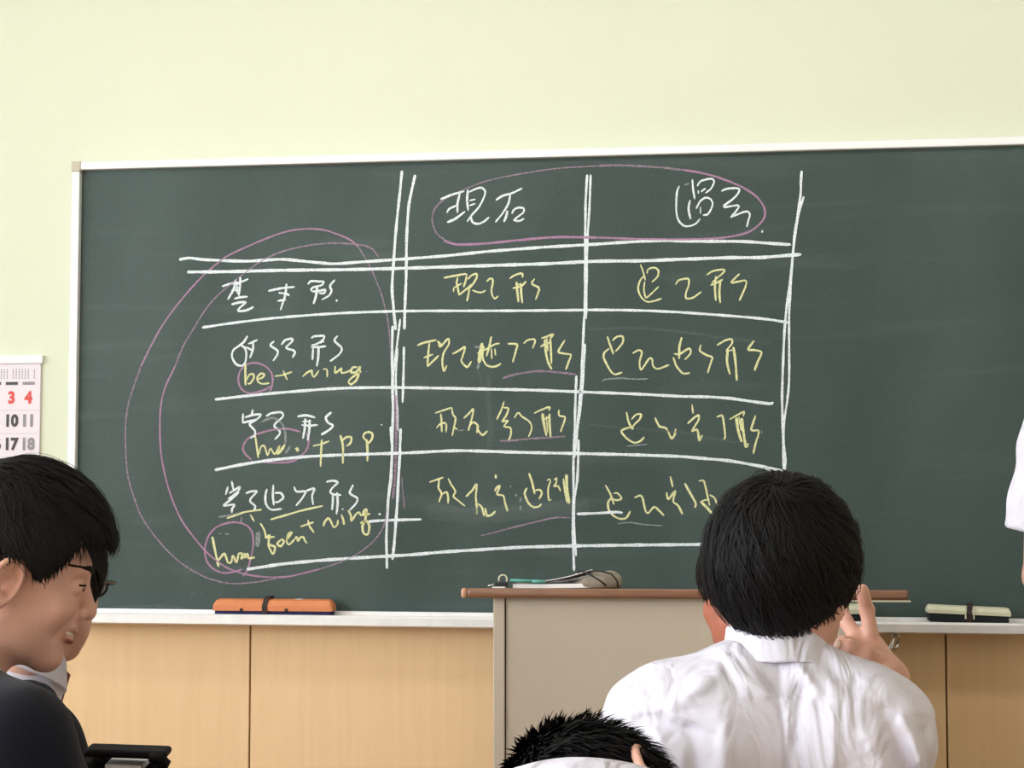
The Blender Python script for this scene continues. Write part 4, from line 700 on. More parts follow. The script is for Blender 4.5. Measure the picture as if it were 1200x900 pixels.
HL_AZ = np.radians([0, 35, 55, 68, 78, 90, 104, 120, 140, 180])
def hair_limit(az, tab): return np.interp(np.abs(az), HL_AZ, tab)
def hair_cap(Q, c, r, tab, edge=0.006):
    q = Q-np.array(c); u = q/np.array(r); n = L2(u)+1e-9; az = np.arctan2(u[:, 0], u[:, 1])
    lim = hair_limit(az, tab); d = ell(Q, c, r); cut = (lim-u[:, 2]/n)*0.075
    lump = 0.0022*np.sin(u[:, 0]*11+3*u[:, 2])*np.sin(u[:, 1]*9+u[:, 2]*4)
    return smax(d+lump, cut, edge)
def strands(c, r, whorl, n, seg, length, lift, width, tab, toW, bang=0.0, spike=0.0, over=0.12, swirl=0.25, clump=0, clumpf=0.5, side=0.0, seed=1):
    g = np.random.default_rng(seed); c = np.array(c); r = np.array(r); w = np.array(whorl, float); w /= np.linalg.norm(w)
    u = g.normal(size=(n*3, 3)); u /= L2(u)[:, None]; az = np.arctan2(u[:, 0], u[:, 1])
    u = u[u[:, 2] > hair_limit(az, tab)+0.02][:n]; n = len(u)
    U = u.copy(); ln = length*(0.65+0.7*g.random(n)); ph = g.normal(0, 0.22, n); li = g.random(n)
    pts = [U.copy()]; rm = r.mean(); ds = ln/seg/rm
    if clump:
        cu = U[g.integers(0, n, clump)]; nn = np.argmax(U@cu.T, 1); cph = g.normal(0, 0.30, clump)[nn]; ph = ph*0.35+cph
    for s in range(seg):
        t = -w+U*(U@w)[:, None]; t /= (L2(t)[:, None]+1e-6); b = np.cross(U, t)
        dirn = t*np.cos(ph+swirl)[:, None]+b*np.sin(ph+swirl)[:, None]
        dirn[:, 1] += bang*(0.4+U[:, 2]); dirn[:, 0] += side
        dirn -= U*(dirn*U).sum(1)[:, None]; dirn /= (L2(dirn)[:, None]+1e-6)
        nu = U+dirn*ds[:, None]; nu /= L2(nu)[:, None]
        if clump:
            tgt = cu[nn]; tu = tgt+(-w+tgt*(tgt@w)[:, None])*((s+1)*ds)[:, None]; tu /= L2(tu)[:, None]; f = clumpf*(s/seg)**1.5*0.25
            nu = nu*(1-f)+tu*f; nu /= L2(nu)[:, None]
        a2 = np.arctan2(nu[:, 0], nu[:, 1]); stop = nu[:, 2] < hair_limit(a2, tab)-over
        nu[stop] = U[stop]*0.85+nu[stop]*0.15; nu /= L2(nu)[:, None]; U = nu; pts.append(U.copy())
    V, F = [], []
    W = np.array([1.0-0.15*(i/seg) if i < seg*0.6 else 0.85*(1-((i/seg-0.6)/0.4)**1.2)+0.06 for i in range(seg+1)])
    allp = []
    for i, Uu in enumerate(pts):
        f = i/seg; out = 1.0+lift*(0.2+0.8*li)*np.sin(PI*min(1, f*0.75+0.12))-0.015*(1-f)
        p = c+Uu*r*out[:, None]+Uu*(spike*f*(0.5+li))[:, None]*ln[:, None]
        p[:, 2] -= 0.10*(f**2)*ln*(Uu[:, 2] < 0.6)*(1 if not spike else 0)
        allp.append(p)
    A = np.array(allp)      # seg+1, n, 3
    for i in range(seg+1):
        T = A[min(i+1, seg)]-A[max(i-1, 0)]; T /= (L2(T)[:, None]+1e-9); nrm = (A[i]-c)/r; nrm /= L2(nrm)[:, None]; sd = np.cross(T, nrm); sd /= (L2(sd)[:, None]+1e-9)
        ww = (width*W[i]*(0.6+0.8*li))[:, None]
        V.append(np.stack([A[i]-sd*ww, A[i]+nrm*ww*0.55, A[i]+sd*ww], 1))
    V = np.stack(V, 1).reshape(-1, 3)   # n, seg+1, 3 verts
    base = np.arange(n)*(seg+1)*3
    for i in range(seg):
        for j in range(2):
            F.append(np.stack([base+i*3+j, base+i*3+j+1, base+(i+1)*3+j+1, base+(i+1)*3+j], 1))
    F = np.concatenate(F); V = toW(V)
    me = bpy.data.meshes.new('strands'); me.vertices.add(len(V)); me.vertices.foreach_set('co', V.astype(np.float32).ravel())
    me.loops.add(len(F)*4); me.loops.foreach_set('vertex_index', F.astype(np.int32).ravel()); me.polygons.add(len(F))
    me.polygons.foreach_set('loop_start', np.arange(0, len(F)*4, 4, dtype=np.int32)); me.polygons.foreach_set('use_smooth', np.ones(len(F), bool))
    me.update(calc_edges=True); return me
def make_hair(root, toH, toW, c, r, tab, cap_box, **kw):
    me = sdf_mesh(lambda P: hair_cap(toH(P), c, r, tab), cap_box[0], cap_box[1], 0.0035)
    h = link('hair', me, M['hair_base'], root)
    st = strands(c, r, toW=toW, tab=tab, **kw)
    link('hair_strands', st, M['hair'], h)['kind'] = 'stuff'
    if not kw.get('spike'):           # loose flyaway hairs over the outline
        k2 = dict(kw); k2.update(n=max(300, kw['n']//9), lift=kw.get('lift', 0.05)*1.6+0.01, width=0.0006, clump=0, swirl=0.5, seed=kw.get('seed', 1)+100, over=kw.get('over', 0.1)+0.12)
        link('flyaway_hairs', strands(c, r, toW=toW, tab=tab, **k2), M['hair'], h)['kind'] = 'stuff'
    return h

def ridge(P, segs, sgn=-1):
    """cloth folds: raised or sunk creases given as (x0,z0,x1,z1,amp,width) on the side of the garment facing sgn*y"""
    out = np.zeros(len(P)); X = P[:, [0, 2]]; face = 1/(1+np.exp(-sgn*(P[:, 1]-0.02*sgn)*60))
    for x0, z0, x1, z1, a, w in segs:
        A_ = np.array([x0, z0]); B_ = np.array([x1, z1])-A_; t = np.clip((X-A_)@B_/(B_@B_), 0, 1); dd = L2(X-A_-t[:, None]*B_)
        out += 1.9*a*np.exp(-np.minimum((dd/(0.85*w))**2, 30))*(0.35+0.65*np.sin(PI*np.clip(t, 0.12, 0.88)))
    return out*face
def frame_person(name, label, u, d, extra=0.0):
    """a person whose axes follow the view direction (plus extra turn); base on the floor"""
    p = at(u, 562, d); t = thing(name, label, 'person', (p[0], p[1], 0), YAW+extra)
    return t
def cam_local(root, u, v, d):
    p = at(u, v, d); m = Matrix.Translation(root.location) @ Matrix.Rotation(root.rotation_euler[2], 4, 'Z'); return np.array(m.inverted() @ Vector(p))
def trousers_mesh(hip, kneeL, kneeR, footL, footR):
    def f(P):
        d = ell(P, hip, (0.155, 0.12, 0.11))
        for k, ft, s in ((kneeL, footL, -1), (kneeR, footR, 1)):
            h0 = np.array(hip)+np.array([0.08*s, 0.02, -0.01]); d = smin(d, cone(P, h0, k, 0.078, 0.06), 0.03); d = smin(d, cone(P, k, ft, 0.058, 0.045), 0.03)
        return d
    A_ = np.array([hip, kneeL, kneeR, footL, footR]); return sdf_mesh(f, A_.min(0)-0.18, A_.max(0)+0.18, 0.011)
def legs(root, hip=(0, 0.02, 0.52), standing=False):
    hip = np.array(hip)
    if standing: kl, kr, fl, fr = (-0.09, 0.02, 0.5), (0.09, 0.02, 0.5), (-0.09, 0, 0.09), (0.09, 0, 0.09)
    else: kl, kr, fl, fr = hip+np.array([-0.12, 0.40, 0.0]), hip+np.array([0.12, 0.40, 0.0]), (-0.12, hip[1]+0.40, 0.10), (0.12, hip[1]+0.40, 0.10)
    link('trousers', trousers_mesh(hip, np.array(kl), np.array(kr), np.array(fl), np.array(fr)), M['trousers'], root)
    for f in (fl, fr):
        f = np.array(f)
        def sh(P): return smax(smin(ell(P, (f[0], f[1]+0.05, 0.035), (0.045, 0.125, 0.045)), ell(P, (f[0], f[1]-0.01, 0.07), (0.04, 0.05, 0.05)), 0.03), -(P[:, 2]-0.001), 0.01)
        link('shoe', sdf_mesh(sh, (f[0]-0.07, f[1]-0.1, -0.01), (f[0]+0.07, f[1]+0.2, 0.14), 0.007), M['shoe'], root)
def school_chair(x, y, rz, label):
    t = thing('school_chair', label, 'chair', (x, y, 0), rz, 'school chairs')
    box('seat', (-0.19, -0.18, 0.415), (0.19, 0.19, 0.43), M['desk'], t, bev=0.006)
    box('backrest', (-0.17, -0.235, 0.60), (0.17, -0.222, 0.72), M['desk'], t, bev=0.005)
    for s in (-1, 1):
        tube('leg', [(0.17*s, 0.16, 0.415), (0.18*s, 0.18, 0.0)], 0.011, M['steel'], t)
        tube('leg', [(0.17*s, -0.235, 0.71), (0.17*s, -0.20, 0.42), (0.18*s, -0.23, 0.0)], 0.011, M['steel'], t)
    return t
def school_desk(x, y, rz, label):
    t = thing('school_desk', label, 'desk', (x, y, 0), rz, 'school desks')
    box('desktop', (-0.3, -0.2, 0.70), (0.3, 0.2, 0.72), M['desk'], t, bev=0.006)
    box('book_tray', (-0.26, -0.17, 0.60), (0.26, 0.17, 0.61), M['steel'], t)
    for sx in (-1, 1):
        for sy in (-1, 1): tube('leg', [(0.26*sx, 0.17*sy, 0.70), (0.27*sx, 0.18*sy, 0.0)], 0.012, M['steel'], t)
    return t

# ================= boy in the white shirt, seen from behind, raising two fingers
B = frame_person('person', 'person in a white shirt seen from behind raising two fingers of the right hand', 905, 1.83)
HBC = cam_local(B, 919, 671, 1.85)
toH, toW, RmH = head_pose(HBC, R(-30), R(-6), R(3))
hand = lambda u, v, d=2.05: cam_local(B, u, v, d)
elbow = np.array([0.195, 0.19, 0.80]); wrist = hand(1040, 796, 2.02)
K = dict(idx=hand(1020, 741, 2.045), mid=hand(1002, 744, 2.052), ring=hand(1001, 758, 2.045), pin=hand(1006, 770, 2.045))
def bodyB(P):
    d = head_sdf(toH(P), ears=False, sc=0.905)
    d = smin(d, ell(toH(P), (0.071, -0.012, -0.038), (0.006, 0.010, 0.012)), 0.006)
    d = smin(d, cone(P, (0.012, 0.030, 1.10), (0, 0.030, 1.03), 0.048, 0.050), 0.03)
    d = smin(d, cone(P, (0, 0.030, 1.03), (0, 0.035, 0.97), 0.050, 0.055), 0.02)
    d = smin(d, cone(P, (-0.09, 0.035, 0.97), (0.10, 0.035, 0.97), 0.038, 0.038), 0.03)
    d = smin(d, cone(P, (0.10, 0.035, 0.97), (0.14, 0.02, 0.96), 0.038, 0.038), 0.02)
    d = smin(d, cone(P, (0.14, 0.02, 0.96), elbow, 0.038, 0.036), 0.02)
    a = cone(P, elbow, wrist, 0.036, 0.0235)
    palm = cone(P, wrist, hand(1021, 762, 2.05), 0.022, 0.0185)
    palm = smin(palm, cone(P, hand(1034, 778, 2.04), hand(1017, 752, 2.05), 0.013, 0.0125), 0.012)
    palm = smin(palm, cone(P, hand(1027, 778, 2.045), hand(1006, 758, 2.05), 0.0135, 0.012), 0.012)
    a = smin(a, palm, 0.02)
    fi = cone(P, K['idx'], hand(1016, 715, 2.05), 0.0098, 0.0088); fi = smin(fi, cone(P, hand(1016, 715, 2.05), hand(1010.5, 692, 2.04), 0.0088, 0.0082), 0.004)
    fi = smin(fi, sph(P, hand(1016, 715, 2.05), 0.0094), 0.003)
    fm = cone(P, K['mid'], hand(991, 728, 2.07), 0.0100, 0.0090); fm = smin(fm, cone(P, hand(991, 728, 2.07), hand(983, 704, 2.10), 0.0088, 0.0080), 0.004)
    fr = cone(P, hand(1008, 756, 2.055), hand(988, 754, 2.035), 0.0100, 0.0090); fr = smin(fr, cone(P, hand(988, 754, 2.035), hand(990, 763, 2.022), 0.0088, 0.0080), 0.004)
    fp = cone(P, hand(1014, 768, 2.055), hand(1000, 769, 2.03), 0.0090, 0.0082); fp = smin(fp, cone(P, hand(1000, 769, 2.03), hand(1006, 776, 2.022), 0.0080, 0.0072), 0.004)
    th = cone(P, hand(1033, 781, 2.025), hand(1016, 766, 2.010), 0.0130, 0.0105); th = smin(th, cone(P, hand(1016, 766, 2.010), hand(996, 757, 2.008), 0.0100, 0.0085), 0.005)
    th = smin(th, cone(P, hand(996, 757, 2.008), hand(981, 755, 2.012), 0.0088, 0.0078), 0.004)
    for x, k in ((fi, 0.007), (fm, 0.007), (fr, 0.006), (fp, 0.006), (th, 0.004)): a = smin(a, x, k)
    return smin(d, a, 0.01)
link('body', sdf_mesh(bodyB, (-0.17, -0.12, 0.76), (0.28, 0.32, 1.30), 0.0028), M['skin_pale'], B)
nl = link('thumb_nail', sdf_mesh(lambda P: ell(P, hand(979.5, 754.5, 2.005), (0.0062, 0.005, 0.0058)), hand(979.5, 754.5, 2.005)-0.01, hand(979.5, 754.5, 2.005)+0.01, 0.0012), M['nail'], B)
TB = [0.45, 0.40, 0.25, -0.02, -0.24, -0.30, -0.40, -0.60, -0.74, -0.80]
make_hair(B, toH, toW, (0, -0.010, 0.018), (0.0810, 0.101, 0.0915), TB, (HBC-0.16, HBC+0.16),
          whorl=(0.10, -0.55, 0.83), n=11000, seg=7, length=0.062, lift=0.075, width=0.0010, over=0.20, swirl=0.25, clump=520, clumpf=1.1, seed=3)
FB = [(-0.004, 1.035, 0.012, 0.86, 0.0, 0.01),
      (-0.150, 1.00, -0.080, 0.985, -0.005, 0.010), (-0.120, 1.02, -0.070, 1.050, 0.004, 0.010), (-0.165, 0.97, -0.120, 0.90, -0.005, 0.010),
      (-0.135, 0.985, -0.110, 0.84, 0.004, 0.011), (-0.100, 0.99, -0.085, 0.84, -0.004, 0.012), (-0.068, 1.0, -0.070, 0.86, 0.005, 0.014), (-0.150, 0.93, -0.135, 0.84, 0.005, 0.009),
      (0.022, 1.03, 0.000, 0.93, -0.004, 0.008), (0.052, 1.04, 0.040, 0.88, 0.003, 0.009), (0.015, 0.98, 0.022, 0.90, -0.004, 0.007), (0.062, 0.95, 0.050, 0.86, -0.004, 0.012),
      (0.110, 1.01, 0.142, 0.90, -0.006, 0.012), (0.128, 1.00, 0.160, 0.92, 0.005, 0.009), (0.090, 0.985, 0.128, 0.87, 0.004, 0.012), (0.155, 0.985, 0.172, 0.88, -0.005, 0.008),
      (-0.03, 1.075, 0.03, 1.062, -0.004, 0.010), (-0.06, 1.065, -0.02, 1.03, 0.003, 0.012), (0.04, 1.07, 0.075, 1.035, -0.004, 0.012), (0.02, 1.06, 0.035, 1.03, 0.004, 0.008)]
def shirtB(P):
    A_ = P.copy(); A_[:, 0] = np.abs(A_[:, 0])
    d = ell(P, (0.0, 0.030, 0.80), (0.168, 0.115, 0.265))
    d = smin(d, ell(A_, (0.075, -0.020, 0.955), (0.082, 0.065, 0.085)), 0.05)
    d = smin(d, cone(A_, (0.025, 0.008, 1.042), (0.118, 0.010, 0.985), 0.040, 0.050), 0.05)
    d = smin(d, cone(P, (-0.130, 0.015, 0.985), (-0.205, 0.17, 0.80), 0.058, 0.054), 0.045)
    d = smin(d, cone(P, (0.112, 0.015, 0.975), elbow*0.8+np.array([0.11, 0.015, 0.975])*0.2, 0.056, 0.054), 0.045)
    d = smax(d, -cone(P, (0.004, 0.016, 1.10), (0, 0.012, 1.30), 0.052, 0.06), 0.01)
    d = d-ridge(P, FB)
    # yoke: cloth above the seam is a layer thicker; centre box pleat below it
    back = 1/(1+np.exp((P[:, 1]-0.0)*120)); seam = 1.024-0.4*P[:, 0]**2*2.2
    d = d-0.0016*back/(1+np.exp(-(P[:, 2]-seam)*1800))
    px = P[:, 0]-(0.016+(seam-P[:, 2])*0.10); pl = (1/(1+np.exp(-(px+0.017)*1500)))*(1/(1+np.exp((px-0.017)*1500)))
    d = d-0.0030*pl*back*(P[:, 2] < seam)
    d = d-0.0012*np.sin(P[:, 0]*70+P[:, 2]*35+2*np.sin(P[:, 2]*25))*np.sin(P[:, 2]*48-P[:, 0]*30)
    return d
link('shirt', sdf_mesh(shirtB, (-0.30, -0.16, 0.56), (0.32, 0.30, 1.12), 0.0031), M['shirt'], B)
def collar_sdf(P, c, a, b, h, slope, dip, th=0.0028, gap=False):
    q = P-np.array(c); rr = np.sqrt((q[:, 0]/a)**2+(q[:, 1]/b)**2)+1e-6; k = (rr-1)*min(a, b)-q[:, 2]*slope
    top = h-dip*np.maximum(q[:, 1]/b, 0)**2; z = q[:, 2]
    d = smax(np.abs(k)-th, np.maximum(z-top, -z-0.004), 0.003)
    if gap: d = smax(d, -(0.012-np.abs(q[:, 0])+(top-z)*0.5)*(q[:, 1] > 0)-(q[:, 1] <= 0)*1e-3-0, 0.002) if False else d
    return d
def collarB(P):
    P = P.copy(); q = P-np.array([0.006, 0.020, 1.057]); q = q@rotm(R(-12), R(1), 0)
    d = collar_sdf(q, (0, 0, 0), 0.0545, 0.0545, 0.036, -0.06, 0.010, 0.0035); d2 = collar_sdf(q, (0, 0, -0.006), 0.061, 0.061, 0.036, -0.30, 0.008, 0.0036)
    return smin(d, d2, 0.004)+0.0008*np.sin(q[:, 0]*120)
link('collar', sdf_mesh(collarB, (-0.10, -0.10, 1.01), (0.11, 0.12, 1.13), 0.0022), M['shirt'], B)
legs(B, (0, -0.02, 0.53))
bx = B.location

# ================= boy in front of him: only the left of his head shows
C = frame_person('person', 'person mostly hidden behind the head of the boy raising two fingers', 888, 2.62, R(10))
tC, wC, _ = head_pose(cam_local(C, 884, 694, 2.65), R(12), R(-8), 0)
def bodyC(P):
    d = head_sdf(tC(P), ears=False); d = smin(d, cone(P, (0, 0.01, 1.05), (0, 0.0, 0.92), 0.050, 0.052), 0.03); return smin(d, cone(P, (-0.09, 0.01, 0.85), (0.09, 0.01, 0.85), 0.04, 0.04), 0.04)
link('body', sdf_mesh(bodyC, (-0.17, -0.12, 0.79), (0.17, 0.2, 1.22), 0.005), M['skin_red_shaded'], C)
make_hair(C, tC, wC, (0, -0.012, 0.026), (0.090, 0.108, 0.098), [0.45, 0.40, 0.25, 0.0, -0.20, -0.20, -0.28, -0.45, -0.6, -0.7], ((-0.14, -0.13, 0.93), (0.14, 0.20, 1.24)),
          whorl=(0, -0.6, 0.8), n=2200, seg=6, length=0.07, lift=0.05, width=0.0018, clump=120, clumpf=0.8, seed=5)
def shirtC(P):
    P = P+np.array([0, 0, 0.035])
    A_ = P.copy(); A_[:, 0] = np.abs(A_[:, 0]); d = ell(P, (0, 0.03, 0.74), (0.16, 0.11, 0.25)); d = smin(d, cone(A_, (0.03, 0, 0.975), (0.125, 0.01, 0.93), 0.04, 0.05), 0.05)
    return smin(d, cone(A_, (0.135, 0.01, 0.92), (0.19, 0.14, 0.72), 0.054, 0.048), 0.04)-0.001*np.sin(P[:, 0]*60)*np.sin(P[:, 2]*50)
link('shirt', sdf_mesh(shirtC, (-0.27, -0.13, 0.43), (0.27, 0.22, 1.03), 0.007), M['shirt'], C)
legs(C, (0, 0.0, 0.52))

# ================= boy with spiky hair slumped at the bottom of the picture
D = frame_person('person', 'person slumped forward at the bottom edge, short spiky black hair and white shirt', 698, 1.20)
hd = cam_local(D, 709, 972, 1.56)
_Z = np.array([-0.08, 0.93, 0.30]); _Z /= np.linalg.norm(_Z); _X = np.array([0.52, -0.1, 0.80]); _X -= _Z*(_X@_Z); _X /= np.linalg.norm(_X)
RD = np.stack([_X, np.cross(_Z, _X), _Z], 1)           # head lying on its left cheek, right ear up
tD = lambda P: (P-hd)@RD
wD = lambda Q: np.asarray(Q)@RD.T+hd
def bodyD(P):
    d = head_sdf(tD(P), sc=0.90); nk = wD(np.array([[0, -0.03, -0.06]]))[0]; d = smin(d, cone(P, nk, (0, 0.13, 0.88), 0.05, 0.055), 0.03)
    return smin(d, cone(P, (-0.11, 0.08, 0.86), (0.11, 0.08, 0.86), 0.045, 0.045), 0.04)
link('body', sdf_mesh(bodyD, (-0.17, -0.02, 0.76), (0.19, 0.56, 1.10), 0.004), M['skin_pale'], D)
make_hair(D, tD, wD, (0, -0.010, 0.028), (0.0765, 0.087, 0.086), [0.2, 0.1, -0.2, -0.3, -0.4, -0.45, -0.5, -0.6, -0.65, -0.7], (hd-0.16, hd+0.16),
          whorl=(0.05, -0.45, 0.9), n=9000, seg=4, length=0.020, lift=0.02, width=0.0008, spike=0.5, over=0.05, swirl=0.3, clump=700, clumpf=0.5, seed=11)
def shirtD(P):
    A_ = P.copy(); A_[:, 0] = np.abs(A_[:, 0]); d = cone(P, (0, 0.07, 0.90), (0, -0.08, 0.58), 0.115, 0.14); d = smin(d, ell(P, (-0.012, 0.015, 0.952), (0.130, 0.085, 0.10)), 0.06)
    d = smin(d, cone(A_, (0.03, 0.10, 0.95), (0.135, 0.09, 0.93), 0.04, 0.05), 0.05); d = smin(d, cone(A_, (0.145, 0.10, 0.92), (0.23, 0.30, 0.78), 0.054, 0.046), 0.04)
    return d-0.0016*np.sin(P[:, 0]*55+P[:, 1]*20)*np.sin(P[:, 2]*45)
link('shirt', sdf_mesh(shirtD, (-0.31, -0.24, 0.42), (0.31, 0.38, 1.12), 0.006), M['shirt'], D)
def armD(P):
    A_ = P.copy(); A_[:, 0] = np.abs(A_[:, 0]); d = cone(A_, (0.23, 0.30, 0.78), (0.07, 0.45, 0.745), 0.038, 0.022)
    for i in range(4): d = smin(d, cone(A_, (0.065, 0.45+0.014*i-0.02, 0.742), (0.0+0.0, 0.47+0.016*i-0.02, 0.735), 0.009, 0.007), 0.006)
    return smin(d, cone(A_, (0.08, 0.44, 0.745), (0.04, 0.41, 0.735), 0.011, 0.008), 0.008)
link('forearms', sdf_mesh(armD, (-0.3, 0.2, 0.70), (0.3, 0.55, 0.84), 0.005), M['skin_pale'], D)
legs(D, (0, -0.09, 0.53))

# ================= smiling boy in profile at the left edge, dark blazer
A = frame_person('person', 'smiling person in a dark blazer at the left edge, face in profile', -30, 2.0, R(-54))
SA = 0.94
ah = cam_local(A, 16, 671, 2.02)
tA, wA, RmA = head_pose(ah, R(-17), R(-17), R(2))
def bodyA(P):
    d = head_sdf(tA(P), smile=1.0, sc=SA); nk = wA(np.array([[0, -0.030, -0.07]]))[0]
    d = smin(d, cone(P, nk, (ah[0]*0.4, ah[1]-0.075, 0.95), 0.050, 0.052), 0.03); return smin(d, cone(P, (-0.09, 0.0, 0.88), (0.09, 0.0, 0.88), 0.04, 0.04), 0.04)
link('body', sdf_mesh(bodyA, ah-np.array([0.20, 0.22, 0.32]), ah+np.array([0.20, 0.16, 0.16]), 0.0022), M['skin'], A)
def onface(x, z, off):
    q = np.array([[x, 0.14, z]])
    for _ in range(40): q[0, 1] -= max(0.0003, head_sdf(q, smile=1.0, sc=SA)[0]*0.7) if head_sdf(q, smile=1.0, sc=SA)[0] > 0.0002 else 0
    q[0, 1] += off; return wA(q)[0]
for s in (-1, 1):
    eq = np.array([0.031*s*SA, 0.0785*SA, 0.0063]); ec = wA(eq[None])[0]; eb = link('eyeball', sdf_mesh(lambda P: sph(P, ec, 0.0117), ec-0.016, ec+0.016, 0.0016), M['eye'], A)
    ic = wA((eq+np.array([0.0016*s, 0.0078, -0.0006]))[None])[0]; link('iris', sdf_mesh(lambda P: sph(P, ic, 0.0050), ic-0.008, ic+0.008, 0.0009), M['iris'], eb)
    tube('eyelash', [onface(s*SA*(0.031+0.0145*math.sin(a)), 0.0094+0.0012*math.cos(a), 0.0004) for a in np.linspace(-1.2, 1.3, 9)], 0.0014, M['hair'], A, 6)
    link('eyebrow', tube_mesh([[onface(s*(0.012+0.038*t), 0.0265+0.006*math.sin(PI*t*0.75), 0.0006) for t in np.linspace(0, 1, 8)]], [0.0022, 0.0036, 0.0040, 0.0040, 0.0036, 0.0030, 0.0022, 0.0012], 7), M['hair'], A)
def lips(P):
    Q = tA(P)/SA; B_ = Q.copy(); B_[:, 2] -= 6.0*Q[:, 0]**2; d = smin(ell(B_, (0, 0.0968, -0.0518), (0.0325, 0.0078, 0.0040)), ell(B_, (0, 0.0948, -0.0668), (0.029, 0.0084, 0.0046)), 0.001)
    return smax(d, -ell(B_, (0, 0.104, -0.0592), (0.034, 0.016, 0.0050)), 0.001)*SA
mc = wA(np.array([[0, 0.095, -0.058]]))[0]
link('lips', sdf_mesh(lips, mc-0.042, mc+0.042, 0.0013), M['lip'], A)
link('teeth', sdf_mesh(lambda P: ell((tA(P)/SA)-np.stack([0*P[:, 0], 0*P[:, 0], 6.0*(tA(P)[:, 0]/SA)**2], -1), (0, 0.0885, -0.0590), (0.029, 0.0110, 0.0048)), mc-0.04, mc+0.04, 0.0014), M['teeth'], A)
TA = [0.42, 0.40, 0.36, 0.10, -0.20, 0.08, -0.02, -0.30, -0.50, -0.60]
make_hair(A, tA, wA, (0, 0.000, 0.034), (0.0860, 0.112, 0.110), TA, (ah-0.17, ah+0.17),
          whorl=(0.05, -0.55, 0.83), n=5200, seg=7, length=0.075, lift=0.05, width=0.0013, bang=0.30, over=0.08, swirl=0.15, clump=260, clumpf=0.8, seed=21)
def blazer_sdf(P, zs, lean=0.0, nx=0.0, ny=0.0):
    A_ = P.copy(); A_[:, 0] = np.abs(A_[:, 0]); d = ell(P, (0, 0.01, zs-0.26), (0.185, 0.125, 0.29)); d = smin(d, cone(A_, (0.045, ny, zs+0.035), (0.150, 0.0, zs-0.02), 0.042, 0.056), 0.05)
    d = smin(d, cone(A_, (0.165, 0.0, zs-0.03), (0.215, 0.10, zs-0.25), 0.062, 0.052), 0.04); d = smin(d, cone(A_, (0.215, 0.10, zs-0.25), (0.14, 0.30, zs-0.23), 0.050, 0.040), 0.03)
    d = smin(d, cone(P, (0, ny-0.002, zs+0.012), (0, -0.005, zs-0.10), 0.070, 0.095), 0.04)
    d = smax(d, -cone(P, (0, ny+0.01, zs+0.03), (0, ny, zs+0.3), 0.058, 0.07), 0.012)
    d = smax(d, -cone(P, (0, 0.14, zs-0.16), (0, 0.06, zs+0.06), 0.012, 0.052), 0.01)
    return d-0.0014*np.sin(P[:, 0]*40+P[:, 2]*22)*np.sin(P[:, 2]*37)
link('blazer', sdf_mesh(lambda P: blazer_sdf(P, 0.985, ny=ah[1]-0.09), (-0.29, -0.18, 0.46), (0.29, 0.36, 1.14), 0.006), M['blazer'], A)
def shirtA(P, zs, ny, cc=None, ang=-12):
    q = P-(np.array([0, ny+0.005, zs+0.045]) if cc is None else cc); q = q@rotm(R(ang), 0, 0); d = smin(collar_sdf(q, (0, 0, 0), 0.061, 0.064, 0.036, -0.08, 0.020), collar_sdf(q, (0, 0.002, -0.010), 0.070, 0.073, 0.042, -0.40, 0.024, 0.0032), 0.004)
    cb = np.array([0, ny+0.005, zs+0.045]) if cc is None else np.array(cc); ch = ell(P, (0, 0.020, zs-0.23), (0.105, 0.100, 0.18)); ch = smin(ch, cone(P, cb+np.array([0, 0.004, -0.030]), (0, 0.02, zs-0.14), 0.061, 0.078), 0.03)
    ch = smax(ch, -cone(P, cb+np.array([0, 0, 0.012]), cb+np.array([0, 0, 0.1]), 0.052, 0.06), 0.004); return smin(d, ch, 0.01)
link('shirt', sdf_mesh(lambda P: shirtA(P, 0.984, ah[1]-0.09), (-0.14, -0.16, 0.62), (0.14, 0.16, 1.12), 0.0028), M['shirt'], A)
legs(A, (0, -0.03, 0.53))

# ================= boy with glasses beyond him, turned away
E_ = frame_person('person', 'person with glasses, dark blazer and red tie half hidden beyond the smiling profile', -22, 2.45, R(-42))
eh = cam_local(E_, 53, 684, 2.47)
tE, wE, RmE = head_pose(eh, R(36), R(-8), R(0))
ec_ = cam_local(E_, 24, 779, 2.46)
def bodyE(P):
    d = head_sdf(tE(P), sc=1.0, ears=False); nk = wE(np.array([[0, -0.028, -0.06]]))[0]
    d = smin(d, cone(P, nk, ec_+np.array([0, 0.002, -0.03]), 0.046, 0.044), 0.030); return smin(d, cone(P, ec_+np.array([0, 0.002, -0.03]), (0, 0.0, 0.83), 0.044, 0.044), 0.01)
link('body', sdf_mesh(bodyE, eh-np.array([0.20, 0.2, 0.34]), eh+np.array([0.20, 0.16, 0.16]), 0.003), M['skin'], E_)
make_hair(E_, tE, wE, (0, -0.008, 0.032), (0.086, 0.108, 0.100), [0.25, 0.20, 0.00, -0.35, -0.50, -0.50, -0.50, -0.55, -0.62, -0.66], (eh-0.16, eh+0.16),
          whorl=(0, -0.55, 0.83), n=2600, seg=6, length=0.075, lift=0.05, width=0.0018, bang=0.35, over=0.12, clump=150, clumpf=0.8, seed=31)
gl = link('glasses', tube_mesh([[wE(np.array([[s*(0.034+0.023*math.cos(a)), 0.112-0.010*abs(math.cos(a))*0, 0.004+0.017*math.sin(a)]]))[0] for a in np.linspace(0, 2*PI, 21)] for s in (-1, 1)]
          + [[wE(np.array([q]))[0] for q in ((-0.011, 0.112, 0.006), (0, 0.115, 0.009), (0.011, 0.112, 0.006))]]
          + [[wE(np.array([q]))[0] for q in ((s*0.057, 0.112, 0.008), (s*0.072, 0.106, 0.010), (s*0.078, 0.05, 0.008), (s*0.080, -0.005, 0.006), (s*0.080, -0.02, -0.012))] for s in (-1, 1)], 0.0023, 7), M['black'], E_)
